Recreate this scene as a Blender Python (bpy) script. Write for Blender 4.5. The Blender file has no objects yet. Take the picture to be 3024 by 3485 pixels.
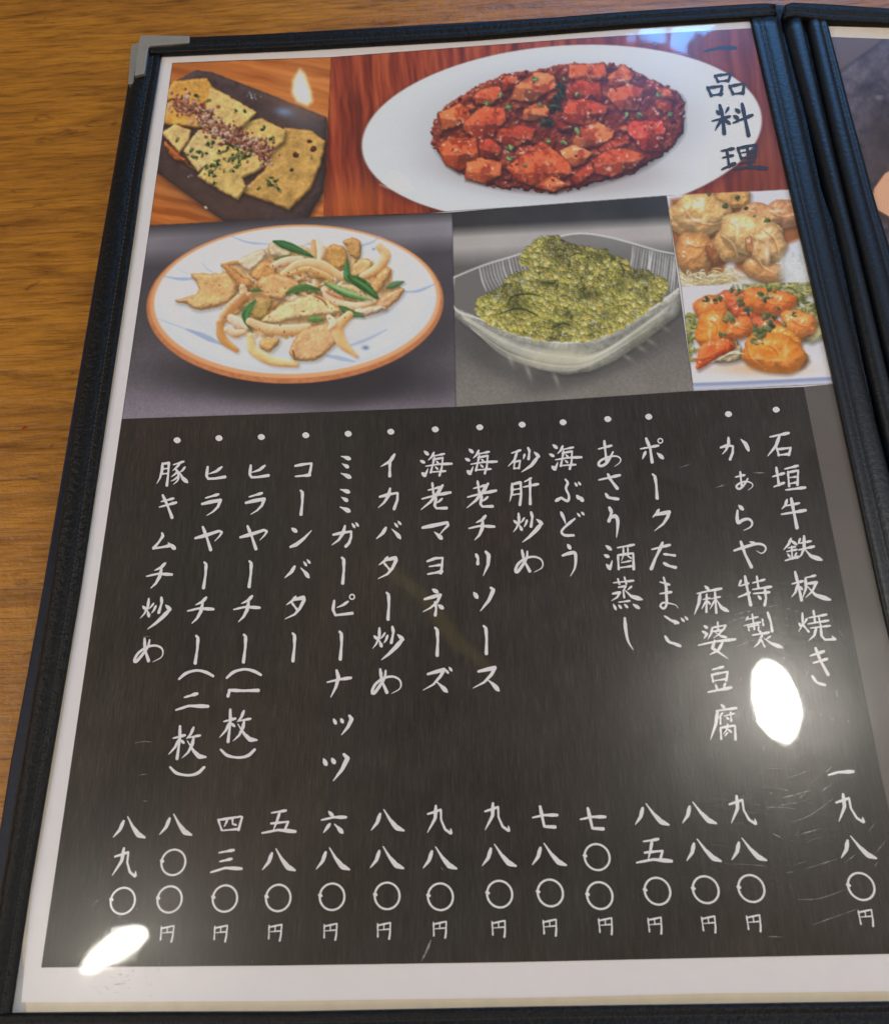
import bpy, math, random
import numpy as np
from mathutils import Matrix, Vector

random.seed(7)
RNG = np.random.default_rng(11)
scn = bpy.context.scene
COL = scn.collection

# ------------------------------------------------------------------ camera
F, CX, CY = 3227.0, 1512.0, 1742.5           # focal length and centre of the photo, in photo pixels
_ey = np.array([1391 - CX, -5370 - CY, F]); _ey /= np.linalg.norm(_ey)
_ex = np.array([71450., -2680., -F]); _ex -= _ey * _ex.dot(_ey); _ex /= np.linalg.norm(_ex)
_ez = np.cross(_ex, _ey)
RW = np.array([_ex, _ey, _ez])               # world = RW @ cam (x right, y down, z forward)
HCAM = 0.2188855                             # height of the camera over the printed page
ZP = 0.0076                                  # the page's height over the table
CAM = np.array([0., 0., ZP + HCAM])

def P(x, y, z=ZP):
    """Point of the horizontal plane at height z that the photo shows at (x, y)."""
    d = RW @ np.array([(x - CX) / F, (y - CY) / F, 1.0])
    return CAM + d * ((z - CAM[2]) / d[2])

def PV(X, Y, z=ZP):
    d = np.stack([(X - CX) / F, (Y - CY) / F, np.ones_like(X)], -1) @ RW.T
    return CAM + d * ((z - CAM[2]) / d[..., 2:3])

cam = bpy.data.cameras.new('camera')
cam_o = bpy.data.objects.new('camera', cam)
COL.objects.link(cam_o)
cr, cd, cf = RW @ [1, 0, 0], RW @ [0, 1, 0], RW @ [0, 0, 1]
cam_o.matrix_world = Matrix(((cr[0], -cd[0], -cf[0], CAM[0]), (cr[1], -cd[1], -cf[1], CAM[1]),
                             (cr[2], -cd[2], -cf[2], CAM[2]), (0, 0, 0, 1)))
cam.sensor_fit = 'HORIZONTAL'; cam.sensor_width = 36.0
cam.lens = 36.0 * F / 3024.0
cam.clip_start = 0.005; cam.clip_end = 50
cam.dof.use_dof = True; cam.dof.focus_distance = 0.262; cam.dof.aperture_fstop = 34.0
scn.camera = cam_o

# ------------------------------------------------------------------ light
W = bpy.data.worlds.new('World'); scn.world = W; W.use_nodes = True
W.node_tree.nodes['Background'].inputs[0].default_value = (1.0, 0.90, 0.80, 1)
W.node_tree.nodes['Background'].inputs[1].default_value = 1.0
_t = W.node_tree; _tc = _t.nodes.new('ShaderNodeTexCoord'); _n = _t.nodes.new('ShaderNodeTexNoise'); _n.inputs['Scale'].default_value = 2.3; _n.inputs['Detail'].default_value = 3
_r = _t.nodes.new('ShaderNodeValToRGB'); _e = _r.color_ramp.elements
_e[0].position = .40; _e[0].color = (.012, .013, .012, 1); _e[1].position = .68; _e[1].color = (.34, .29, .22, 1)
_t.links.new(_tc.outputs['Generated'], _n.inputs['Vector']); _t.links.new(_n.outputs[0], _r.inputs[0]); _t.links.new(_r.outputs[0], _t.nodes['Background'].inputs[0])

def light(name, loc, target, color, power, shape, sx, sy, xaxis=None):
    l = bpy.data.lights.new(name, 'AREA'); l.shape = shape; l.size = sx; l.size_y = sy
    l.energy = power; l.color = color
    o = bpy.data.objects.new(name, l); COL.objects.link(o)
    z = (Vector(loc) - Vector(target)).normalized()
    x = Vector(xaxis) if xaxis is not None else Vector((1, 0, 0))
    x = (x - z * x.dot(z)).normalized(); y = z.cross(x)
    o.matrix_world = Matrix(((x[0], y[0], z[0], loc[0]), (x[1], y[1], z[1], loc[1]), (x[2], y[2], z[2], loc[2]), (0, 0, 0, 1)))
    return o

ZS = ZP + 0.0008                              # clear sleeve
CAMM = np.array([CAM[0], CAM[1], 2 * ZS - CAM[2]])   # the camera mirrored in the sleeve
def seen_in_sleeve(x, y, zlamp):
    """Where a lamp at height zlamp hangs if the sleeve shows it at photo position (x, y)."""
    p = P(x, y, ZS); d = p - CAMM
    return p, p + d * ((zlamp - p[2]) / d[2])

def lamp(name, x, y, ax, ay, ang, zlamp, color, radiance, shape='ELLIPSE'):
    """A lamp whose mirror image in the sleeve is ax by ay photo pixels (half sizes), turned by ang degrees."""
    p, c = seen_in_sleeve(x, y, zlamp)
    a = math.radians(ang)
    _, e1 = seen_in_sleeve(x + 10 * math.cos(a), y + 10 * math.sin(a), zlamp)
    dist = np.linalg.norm(c - CAMM)
    s = 2 * dist / F * (np.linalg.norm([(x - CX) / F, (y - CY) / F, 1]) ** -1)
    A = (ax * s) * (ay * s) * (math.pi / 4 if shape == 'ELLIPSE' else 1)
    return light(name, tuple(c), tuple(p), color, radiance * math.pi * A, shape, ax * s, ay * s, tuple(e1 - c))

# two ceiling lamps and a mullioned window that the plastic sleeve mirrors
lamp('ceiling_lamp', 2632, 2393, 70, 133, -12, 1.1, (1.0, 0.96, 0.86), 150)
lamp('ceiling_lamp', 396, 3238, 98, 42, -33, 1.1, (1.0, 0.95, 0.82), 150)
WIN = (0.10, 0.42, 1.0)
lamp('window_pane', 2150, 140, 18, 12, -10, 1.6, WIN, 36, 'RECTANGLE')
lamp('window_pane', 2232, 70, 36, 62, 5, 1.6, WIN, 48, 'RECTANGLE')
lamp('window_pane', 2328, 70, 33, 84, 12, 1.6, WIN, 52, 'RECTANGLE')
lamp('window_pane', 2398, 60, 24, 50, 32, 1.6, WIN, 48, 'RECTANGLE')
lamp('window', 2500, -420, 800, 260, 4, 1.6, (0.14, 0.44, 1.0), 13.0, 'RECTANGLE')
# added unseen fill lights, behind and at the sides, outside the sleeve's mirror view
light('fill_light', (-0.25, -1.0, 1.25), (0, 0.1, 0), (1.0, 0.86, 0.76), 7.0, 'RECTANGLE', 1.2, 0.6)
light('fill_light', (-1.35, 0.25, 1.25), (0, 0.12, 0), (1.0, 0.88, 0.78), 7.5, 'RECTANGLE', 0.6, 0.8)
light('fill_light', (1.35, 0.15, 1.25), (0, 0.12, 0), (0.93, 0.90, 1.0), 7.0, 'RECTANGLE', 0.6, 0.8)
# dim warm strip light, added overhead to make a streak in the sleeve
lamp('streak_light', 1500, 2110, 26, 270, -42, 1.2, (1.0, 0.74, 0.08), 1.0)

scn.view_settings.view_transform = 'Standard'; scn.view_settings.look = 'None'
scn.view_settings.exposure = 0; scn.view_settings.gamma = 1; scn.view_settings.use_curve_mapping = False
scn.cycles.use_denoising = True
scn.cycles.max_bounces = 8; scn.cycles.transparent_max_bounces = 12
scn.cycles.sample_clamp_indirect = 4; scn.cycles.caustics_reflective = False

# ------------------------------------------------------------------ helpers
def new_mat(name):
    m = bpy.data.materials.new(name); m.use_nodes = True
    nt = m.node_tree; return m, nt, nt.nodes['Principled BSDF']

def N(nt, typ, **kw):
    n = nt.nodes.new(typ)
    for k, v in kw.items(): setattr(n, k, v)
    return n

def ramp(nt, stops):
    r = N(nt, 'ShaderNodeValToRGB')
    e = r.color_ramp.elements
    while len(e) < len(stops): e.new(0.5)
    for i, (p, c) in enumerate(stops):
        e[i].position = p; e[i].color = (*c, 1) if len(c) == 3 else c
    return r

def noise(nt, scale, detail=4, rough=.55, mapping=None, coord='Object', rot=0, dist=0):
    tc = N(nt, 'ShaderNodeTexCoord')
    mp = N(nt, 'ShaderNodeMapping')
    if mapping: mp.inputs['Scale'].default_value = mapping
    mp.inputs['Rotation'].default_value = (0, 0, rot)
    nt.links.new(tc.outputs[coord], mp.inputs[0])
    n = N(nt, 'ShaderNodeTexNoise')
    n.inputs['Scale'].default_value = scale; n.inputs['Detail'].default_value = detail
    n.inputs['Roughness'].default_value = rough; n.inputs['Distortion'].default_value = dist
    nt.links.new(mp.outputs[0], n.inputs['Vector'])
    return n

def link(name, me, mat=None, parent=None):
    o = bpy.data.objects.new(name, me); COL.objects.link(o)
    if mat: me.materials.append(mat)
    if parent: o.parent = parent
    return o

def mesh(name, verts, faces, mat=None, parent=None, smooth=False):
    me = bpy.data.meshes.new(name)
    me.from_pydata([tuple(map(float, v)) for v in verts], [], faces)
    if smooth: me.polygons.foreach_set('use_smooth', [True] * len(me.polygons))
    me.update()
    return link(name, me, mat, parent)

def resample(pts, n):
    pts = np.asarray(pts, float); d = np.r_[0, np.cumsum(np.linalg.norm(np.diff(pts, axis=0), axis=1))]
    t = np.linspace(0, d[-1], n)
    return np.stack([np.interp(t, d, pts[:, i]) for i in range(pts.shape[1])], 1)

def catmull(pts, per=8):
    p = np.asarray(pts, float); p = np.vstack([2 * p[0] - p[1], p, 2 * p[-1] - p[-2]]); out = []
    for i in range(1, len(p) - 2):
        for t in np.linspace(0, 1, per, endpoint=False):
            a, b, c, d = p[i - 1:i + 3]
            out.append(.5 * (2 * b + (c - a) * t + (2 * a - 5 * b + 4 * c - d) * t * t + (3 * b - a - 3 * c + d) * t ** 3))
    out.append(p[-2]); return np.array(out)

def lin(c):
    c = np.asarray(c, float) / 255.0
    return np.where(c <= .04045, c / 12.92, ((c + .055) / 1.055) ** 2.4)

# ------------------------------------------------------------------ materials
def m_wood():
    m, nt, b = new_mat('varnished_wood')
    R = math.radians(8)
    big = noise(nt, 1, 5, .6, (9, 42, 9), rot=R, dist=1.2)
    streak = noise(nt, 1, 6, .68, (36, 380, 36), rot=R, dist=.5)
    fib = noise(nt, 1, 4, .7, (80, 1250, 80), rot=R)
    c1 = ramp(nt, [(.28, (.26, .096, .006)), (.44, (.36, .140, .009)), (.58, (.42, .168, .011)), (.76, (.49, .215, .015))])
    nt.links.new(big.outputs[0], c1.inputs[0])
    c2 = ramp(nt, [(.32, (.42, .38, .34)), (.46, (.80, .78, .75)), (.56, (1, 1, 1)), (.75, (1.10, 1.10, 1.06))])
    nt.links.new(streak.outputs[0], c2.inputs[0])
    c3 = ramp(nt, [(.36, (.42, .39, .36)), (.48, (.92, .91, .90)), (.62, (1.08, 1.08, 1.06))])
    nt.links.new(fib.outputs[0], c3.inputs[0])
    a = N(nt, 'ShaderNodeMixRGB', blend_type='MULTIPLY'); a.inputs[0].default_value = .9
    nt.links.new(c1.outputs[0], a.inputs[1]); nt.links.new(c2.outputs[0], a.inputs[2])
    d = N(nt, 'ShaderNodeMixRGB', blend_type='MULTIPLY'); d.inputs[0].default_value = .7
    nt.links.new(a.outputs[0], d.inputs[1]); nt.links.new(c3.outputs[0], d.inputs[2])
    # dark knots and worn golden patches
    kn = noise(nt, 1, 4, .6, (55, 150, 55), rot=R, dist=1.5)
    kr = ramp(nt, [(.30, (.30, .24, .20)), (.37, (1, 1, 1))])
    nt.links.new(kn.outputs[0], kr.inputs[0])
    k = N(nt, 'ShaderNodeMixRGB', blend_type='MULTIPLY'); k.inputs[0].default_value = .6
    nt.links.new(d.outputs[0], k.inputs[1]); nt.links.new(kr.outputs[0], k.inputs[2])
    nt.links.new(k.outputs[0], b.inputs['Base Color'])
    rr = ramp(nt, [(.3, (.26,) * 3), (.7, (.42,) * 3)])
    nt.links.new(streak.outputs[0], rr.inputs[0]); nt.links.new(rr.outputs[0], b.inputs['Roughness'])
    bp = N(nt, 'ShaderNodeBump'); bp.inputs['Strength'].default_value = .5; bp.inputs['Distance'].default_value = .0006
    pit = noise(nt, 260, 4, .6)
    ad = N(nt, 'ShaderNodeMath', operation='ADD')
    nt.links.new(streak.outputs[0], ad.inputs[0]); nt.links.new(pit.outputs[0], ad.inputs[1])
    nt.links.new(ad.outputs[0], bp.inputs['Height']); nt.links.new(bp.outputs[0], b.inputs['Normal'])
    return m

def m_leather(name, col, rough, bump=.55, spec=.30):
    m, nt, b = new_mat(name)
    n1 = noise(nt, 1900, 2, .6); n2 = noise(nt, 760, 3, .6)
    r = ramp(nt, [(.35, tuple(c * .6 for c in col)), (.7, tuple(c * 1.5 for c in col))])
    nt.links.new(n2.outputs[0], r.inputs[0]); nt.links.new(r.outputs[0], b.inputs['Base Color'])
    b.inputs['Roughness'].default_value = rough
    b.inputs['Specular IOR Level'].default_value = spec
    ad = N(nt, 'ShaderNodeMath', operation='MULTIPLY_ADD'); ad.inputs[1].default_value = .22
    nt.links.new(n1.outputs[0], ad.inputs[0]); nt.links.new(n2.outputs[0], ad.inputs[2])
    bp = N(nt, 'ShaderNodeBump'); bp.inputs['Strength'].default_value = bump; bp.inputs['Distance'].default_value = .00042
    nt.links.new(ad.outputs[0], bp.inputs['Height']); nt.links.new(bp.outputs[0], b.inputs['Normal'])
    return m

def m_plain(name, col, rough=.6, var=.06, scale=300, metallic=0):
    m, nt, b = new_mat(name)
    n = noise(nt, scale, 4, .6)
    r = ramp(nt, [(.3, tuple(c * (1 - var) for c in col)), (.7, tuple(min(1, c * (1 + var)) for c in col))])
    nt.links.new(n.outputs[0], r.inputs[0]); nt.links.new(r.outputs[0], b.inputs['Base Color'])
    b.inputs['Roughness'].default_value = rough; b.inputs['Metallic'].default_value = metallic
    return m

def m_panel():
    """Dark printed ground of the price list: fine vertical streaks like brushed slate."""
    m, nt, b = new_mat('printed_slate')
    s1 = noise(nt, 1, 3, .7, (3400, 170, 1)); s2 = noise(nt, 1, 3, .6, (520, 22, 1)); s3 = noise(nt, 16, 3, .5)
    g = noise(nt, 3500, 2, .5)
    r1 = ramp(nt, [(.34, (.022, .0158, .0124)), (.54, (.034, .0256, .0207)), (.70, (.057, .0455, .0385)), (.8, (.10, .083, .072))])
    nt.links.new(s1.outputs[0], r1.inputs[0])
    r2 = ramp(nt, [(.35, (.82, .83, .84)), (.65, (1.14, 1.11, 1.08))]); nt.links.new(s2.outputs[0], r2.inputs[0])
    r3 = ramp(nt, [(.38, (.80, .90, .88)), (.62, (1.1, 1.03, 1.0))]); nt.links.new(s3.outputs[0], r3.inputs[0])
    r4 = ramp(nt, [(.3, (.72,) * 3), (.7, (1.25,) * 3)]); nt.links.new(g.outputs[0], r4.inputs[0])
    cur = r1.outputs[0]
    for r in (r2, r3, r4):
        x = N(nt, 'ShaderNodeMixRGB', blend_type='MULTIPLY'); x.inputs[0].default_value = 1
        nt.links.new(cur, x.inputs[1]); nt.links.new(r.outputs[0], x.inputs[2]); cur = x.outputs[0]
    nt.links.new(cur, b.inputs['Base Color']); b.inputs['Roughness'].default_value = .7
    b.inputs['Specular IOR Level'].default_value = .15
    return m

def m_print():
    m, nt, b = new_mat('printed_photograph_ink')
    a = N(nt, 'ShaderNodeAttribute', attribute_name='ink')
    g = noise(nt, 3000, 2, .5)
    r = ramp(nt, [(.3, (.94,) * 3), (.7, (1.05,) * 3)]); nt.links.new(g.outputs[0], r.inputs[0])
    x = N(nt, 'ShaderNodeMixRGB', blend_type='MULTIPLY'); x.inputs[0].default_value = 1
    nt.links.new(a.outputs[0], x.inputs[1]); nt.links.new(r.outputs[0], x.inputs[2])
    nt.links.new(x.outputs[0], b.inputs['Base Color']); b.inputs['Roughness'].default_value = .7
    b.inputs['Specular IOR Level'].default_value = .15
    return m

def m_sleeve():
    """Clear, worn plastic: a sharp mirror coat, and a wider one where it is rubbed and smudged."""
    m = bpy.data.materials.new('clear_plastic'); m.use_nodes = True
    nt = m.node_tree; nt.nodes.clear()
    out = N(nt, 'ShaderNodeOutputMaterial')
    tr = N(nt, 'ShaderNodeBsdfTransparent'); tr.inputs[0].default_value = (.985, .985, .98, 1)
    g1 = N(nt, 'ShaderNodeBsdfGlossy'); g1.inputs['Roughness'].default_value = .035
    g2 = N(nt, 'ShaderNodeBsdfGlossy'); g2.inputs['Roughness'].default_value = .40
    g3 = N(nt, 'ShaderNodeBsdfGlossy'); g3.inputs['Roughness'].default_value = .235
    grain = noise(nt, 1300, 5, .75)
    bp = N(nt, 'ShaderNodeBump'); bp.inputs['Strength'].default_value = .7; bp.inputs['Distance'].default_value = .000035
    nt.links.new(grain.outputs[0], bp.inputs['Height'])
    nt.links.new(bp.outputs[0], g2.inputs['Normal']); nt.links.new(bp.outputs[0], g3.inputs['Normal'])
    wav = noise(nt, 26, 2, .5)
    bw = N(nt, 'ShaderNodeBump'); bw.inputs['Strength'].default_value = .05; bw.inputs['Distance'].default_value = .004
    nt.links.new(wav.outputs[0], bw.inputs['Height']); nt.links.new(bw.outputs[0], g1.inputs['Normal'])
    smudge = noise(nt, 52, 5, .62, dist=.6)
    sr = ramp(nt, [(.42, (.22,) * 3), (.62, (.9,) * 3)]); nt.links.new(smudge.outputs[0], sr.inputs[0])
    ma = N(nt, 'ShaderNodeMixShader'); nt.links.new(sr.outputs[0], ma.inputs[0])
    nt.links.new(g2.outputs[0], ma.inputs[1]); nt.links.new(g3.outputs[0], ma.inputs[2])
    g4 = N(nt, 'ShaderNodeBsdfGlossy'); g4.inputs['Roughness'].default_value = .135; nt.links.new(bp.outputs[0], g4.inputs['Normal'])
    mh = N(nt, 'ShaderNodeMixShader'); mh.inputs[0].default_value = .34; nt.links.new(ma.outputs[0], mh.inputs[1]); nt.links.new(g4.outputs[0], mh.inputs[2]); ma = mh
    mb = N(nt, 'ShaderNodeMixShader'); mb.inputs[0].default_value = .66
    nt.links.new(g1.outputs[0], mb.inputs[1]); nt.links.new(ma.outputs[0], mb.inputs[2])
    ge = N(nt, 'ShaderNodeNewGeometry')
    dt = N(nt, 'ShaderNodeVectorMath', operation='DOT_PRODUCT')
    nt.links.new(ge.outputs['Incoming'], dt.inputs[0]); nt.links.new(ge.outputs['Normal'], dt.inputs[1])
    def mth(op, a, b):
        q = N(nt, 'ShaderNodeMath', operation=op)
        for k, v in ((0, a), (1, b)):
            if isinstance(v, (int, float)): q.inputs[k].default_value = v
            elif v is not None: nt.links.new(v, q.inputs[k])
        return q.outputs[0]
    c = mth('ABSOLUTE', dt.outputs['Value'], None)
    fr = mth('ADD', mth('MULTIPLY', mth('POWER', mth('SUBTRACT', 1.0, c), 5.0), .93), .065)   # both faces of the plastic, the same from above and below
    mx = N(nt, 'ShaderNodeMixShader'); nt.links.new(fr, mx.inputs[0])
    nt.links.new(tr.outputs[0], mx.inputs[1]); nt.links.new(mb.outputs[0], mx.inputs[2])
    nt.links.new(mx.outputs[0], out.inputs[0])
    return m

def m_scratch():
    m, nt, b = new_mat('plastic_scratch')
    b.inputs['Base Color'].default_value = (.50, .47, .42, 1); b.inputs['Roughness'].default_value = .35
    n = noise(nt, 500, 3, .6); r = ramp(nt, [(.35, (.06,) * 3), (.7, (.60,) * 3)])
    nt.links.new(n.outputs[0], r.inputs[0]); nt.links.new(r.outputs[0], b.inputs['Alpha'])
    return m

M = dict(wood=m_wood(), leather=m_leather('black_leatherette', (.0036, .0040, .0044), .40, .9, .24),
         leather_smooth=m_leather('smooth_black_leatherette', (.0030, .0050, .0080), .38, .25, .55),  # smooth leather: some of the window's blue light is put into the base colour
         blue_lit=m_leather('blue_lit_vinyl', (.004, .008, .022), .42, .2), thread=m_plain('black_thread', (.018, .019, .022), .7), metal=m_plain('brushed_steel', (.30, .285, .25), .5, .08, 500, .35),  # back board vinyl: blue window light on its edge is painted into the colour
         paper=m_plain('white_paper', (.80, .765, .755), .65, .015), cream=m_plain('cream_paper', (.78, .66, .46), .65, .05),
         lining=m_plain('grey_lining', (.50, .49, .46), .6, .05),
         panel=m_panel(), ink=m_plain('white_ink', (.84, .81, .81), .65, .04, 900), dark_ink=m_plain('dark_ink', (.022, .022, .035), .6, .3, 900),
         strip=m_plain('printed_grey_brown', (.105, .085, .070), .65, .10, 60), photo=m_print(), sleeve=m_sleeve(),
         scratch=m_scratch(), red=m_plain('red_speck', (.5, .03, .01), .5))

# ------------------------------------------------------------------ table
def slab(name, poly, z0, z1, mat, parent=None, bev=0.0):
    n = len(poly); poly = [np.asarray(p, float)[:2] for p in poly]
    c = sum(poly) / n
    v = []
    rings = [(z0, 0), (z1 - bev, 0), (z1 - bev * .3, bev * .3), (z1, bev)] if bev else [(z0, 0), (z1, 0)]
    for z, ins in rings:
        for p in poly:
            d = c - p; q = p + d / (np.linalg.norm(d) + 1e-9) * ins * 1.4
            v.append((q[0], q[1], z))
    f = []
    for k in range(len(rings) - 1):
        for i in range(n):
            j = (i + 1) % n
            f.append((k * n + i, k * n + j, (k + 1) * n + j, (k + 1) * n + i))
    f.append(tuple(range((len(rings) - 1) * n, len(rings) * n))); f.append(tuple(range(n - 1, -1, -1)))
    return mesh(name, v, f, mat, parent)

table = slab('wooden_table', [(-.62, -.38), (.62, -.38), (.62, .72), (-.62, .72)], -.035, 0, M['wood'], bev=.004)
table['label'] = 'varnished golden brown wooden table top with wavy grain under the menu'; table['category'] = 'table'

# ------------------------------------------------------------------ the menu book
menu = bpy.data.objects.new('menu_book', None); COL.objects.link(menu); menu.empty_display_size = .05
menu['label'] = 'open black leatherette menu book with steel corners and pages in clear sleeves'; menu['category'] = 'menu'

def px(pts, z): return [P(x, y, z) for x, y in pts]

ZB = 0.0072      # top of the boards
OUT_L = [(432, 140), (430, 310), (346, 800), (230, 1480), (142, 2000), (32, 2600), (2, 2789), (-118, 3490)]
# boards: each a slab under its page
LB = [(484, 140), (500, 128), (644, 126), (1600, 84), (2126, 42), (2590, 16), (2634, 24), (2655, 70), (2720, 299), (2793, 644), (2842, 786), (2940, 1258), (3090, 1960), (3455, 3622), (-92, 3640), (-70, 3490), (50, 2740), (174, 2000), (358, 800), (442, 300), (462, 262)]
slab('cover_board', px(LB, .0068), .0036, .0068, M['leather'], menu)
RB = [(2664, 60), (2686, 14), (3024, 30), (4300, 120), (4650, 3560), (3520, 3630), (3120, 1960), (2952, 1258), (2790, 580)]
slab('cover_board', px(RB, .0068), .0036, .0068, M['leather'], menu)
# the board beneath, its edge showing along the left
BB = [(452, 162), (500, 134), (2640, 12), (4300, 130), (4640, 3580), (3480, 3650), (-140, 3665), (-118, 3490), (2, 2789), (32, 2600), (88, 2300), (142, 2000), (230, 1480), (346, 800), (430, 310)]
slab('back_board', px(BB, .0034), .0002, .0034, M['blue_lit'], menu, bev=.0006)

def sheet(name, quad, z, mat, parent, nx=1, ny=1):
    a, b, c, d = [P(*q, z) for q in quad]
    v = []
    for j in range(ny + 1):
        for i in range(nx + 1):
            s, t = i / nx, j / ny
            v.append(a * (1 - s) * (1 - t) + b * s * (1 - t) + c * s * t + d * (1 - s) * t)
    f = [(j * (nx + 1) + i, (j + 1) * (nx + 1) + i, (j + 1) * (nx + 1) + i + 1, j * (nx + 1) + i + 1) for j in range(ny) for i in range(nx)]
    return mesh(name, v, f, mat, parent)

def polysheet(name, pts, z, mat, parent):
    v = px(pts, z)[::-1]
    return mesh(name, v, [tuple(range(len(v)))], mat, parent)

# sheets inside the left sleeve, back to front
polysheet('lining_sheet', [(530, 150), (1600, 110), (2600, 30), (2900, 1300), (3060, 2050), (3420, 3450), (0, 3460), (100, 2800)], ZP - .00025, M['lining'], menu)
polysheet('backing_sheet', [(556, 174), (1000, 152), (1600, 122), (2126, 80), (2600, 45), (2900, 1300), (3060, 2050), (3360, 3426), (2400, 3436), (1400, 3450), (90, 3452), (74, 3200), (140, 2800)], ZP - .00012, M['cream'], menu)
page = polysheet('menu_page', [(552, 186), (1000, 169), (1600, 133), (2126, 94), (2600, 70), (2900, 1300), (3060, 2050), (3345, 3371), (3024, 3375), (2400, 3382), (1850, 3396), (950, 3408), (72, 3412), (108, 3040), (187, 2600), (280, 2000), (466, 800)], ZP, M['paper'], menu)
polysheet('printed_panel', [(414, 1426), (1000, 1406), (1551, 1385), (2359, 1331), (2734, 1316), (2998, 2640), (3130, 3245), (3024, 3247.5), (1750, 3275.5), (950, 3287), (140, 3294)], ZP + .00012, M['panel'], page)
polysheet('printed_strip', [(2734, 1316), (2860, 1304), (3070, 2060), (3300, 3241), (3130, 3245), (2998, 2640)], ZP + .00012, M['strip'], page)

# ------------------------------------------------------------------ printed photographs (ink painted into the print's own mesh)
SC = .45; OX, OY, CW, CH = 380, 60, 2720, 1420
CN = np.zeros((int(CH * SC), int(CW * SC), 3))
YY, XX = np.mgrid[0:CN.shape[0], 0:CN.shape[1]]
GX = XX / SC + OX; GY = YY / SC + OY

def vnoise(X, Y, s, seed=0, octv=4, sx=1, sy=1):
    out = np.zeros_like(X, float); amp = 1; tot = 0; fx, fy = X / s / sx, Y / s / sy
    r = np.random.default_rng(seed); tab = r.random((256, 256))
    for o in range(octv):
        ix = np.floor(fx).astype(int); iy = np.floor(fy).astype(int); u = fx - ix; v = fy - iy
        u = u * u * (3 - 2 * u); v = v * v * (3 - 2 * v)
        g = lambda a, b: tab[(iy + b) % 256, (ix + a) % 256]
        out += amp * ((g(0, 0) * (1 - u) + g(1, 0) * u) * (1 - v) + (g(0, 1) * (1 - u) + g(1, 1) * u) * v)
        tot += amp; amp *= .55; fx = fx * 2.03 + 17; fy = fy * 2.03 + 31
    return out / tot

CLIP = np.ones(CN.shape[:2])
def clip_to(poly):
    """Ink of one photograph stays inside its own border."""
    p = np.array(poly); CLIP[:] = 0; w = win(*(p.min(0) - 9), *(p.max(0) + 9))
    CLIP[w] = np.clip(.5 + sdpoly(GX[w], GY[w], p) / 2.2, 0, 1)

class Z:
    """A window of the photo: local coordinates (as read off an enlarged crop) to photo pixels."""
    def __init__(s, x, y, k): s.x, s.y, s.k = x, y, k
    def __call__(s, p): return (s.x + p[0] * s.k, s.y + p[1] * s.k)
    def all(s, pts): return [s(p) for p in pts]
Z1, Z2, Z3, Z4 = Z(300, 50, .6696), Z(1200, 50, .8371), Z(350, 650, .7254), Z(1500, 600, .78125)

def win(x0, y0, x1, y1):
    a = max(0, int((x0 - OX) * SC)); b = min(CN.shape[1], int((x1 - OX) * SC) + 2)
    c = max(0, int((y0 - OY) * SC)); d = min(CN.shape[0], int((y1 - OY) * SC) + 2)
    if b <= a or d <= c: return None
    return (slice(c, d), slice(a, b))

def sdpoly(X, Y, pts):
    """Signed distance (inside positive) to a polygon."""
    p = np.asarray(pts, float); d = np.full(X.shape, 1e9); ins = np.zeros(X.shape, bool)
    for (ax, ay), (bx, by) in zip(p, np.roll(p, -1, 0)):
        ex, ey = bx - ax, by - ay; L = ex * ex + ey * ey + 1e-9
        t = np.clip(((X - ax) * ex + (Y - ay) * ey) / L, 0, 1)
        d = np.minimum(d, (X - ax - ex * t) ** 2 + (Y - ay - ey * t) ** 2)
        c = ((ay > Y) != (by > Y)) & (X < (bx - ax) * (Y - ay) / (by - ay + 1e-12) + ax)
        ins ^= c
    d = np.sqrt(d); return np.where(ins, d, -d)

def sdell(X, Y, cx, cy, rx, ry, ang=0):
    a = math.radians(ang); u = (X - cx) * math.cos(a) + (Y - cy) * math.sin(a); v = -(X - cx) * math.sin(a) + (Y - cy) * math.cos(a)
    k = np.sqrt((u / rx) ** 2 + (v / ry) ** 2); return (1 - k) * min(rx, ry), u, v

def put(w, mask, col):
    c = np.asarray(col, float); m = (np.clip(mask, 0, 1) * CLIP[w])[..., None]
    CN[w] = CN[w] * (1 - m) + c * m

def fill(pts, col, soft=2.5, op=1):
    p = np.asarray(pts); w = win(p[:, 0].min() - 12, p[:, 1].min() - 12, p[:, 0].max() + 12, p[:, 1].max() + 12)
    if w is None: return
    put(w, np.clip(.5 + sdpoly(GX[w], GY[w], p) / soft, 0, 1) * op, col)

def glow(cx, cy, rx, ry, col, op=.6, ang=0, hard=2.0):
    r = max(rx, ry) * 1.8; w = win(cx - r, cy - r, cx + r, cy + r)
    if w is None: return
    a = math.radians(ang); X, Y = GX[w] - cx, GY[w] - cy
    u = X * math.cos(a) + Y * math.sin(a); v = -X * math.sin(a) + Y * math.cos(a)
    put(w, op * np.exp(-((u / rx) ** 2 + (v / ry) ** 2) ** (hard / 2)), col)

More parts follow.
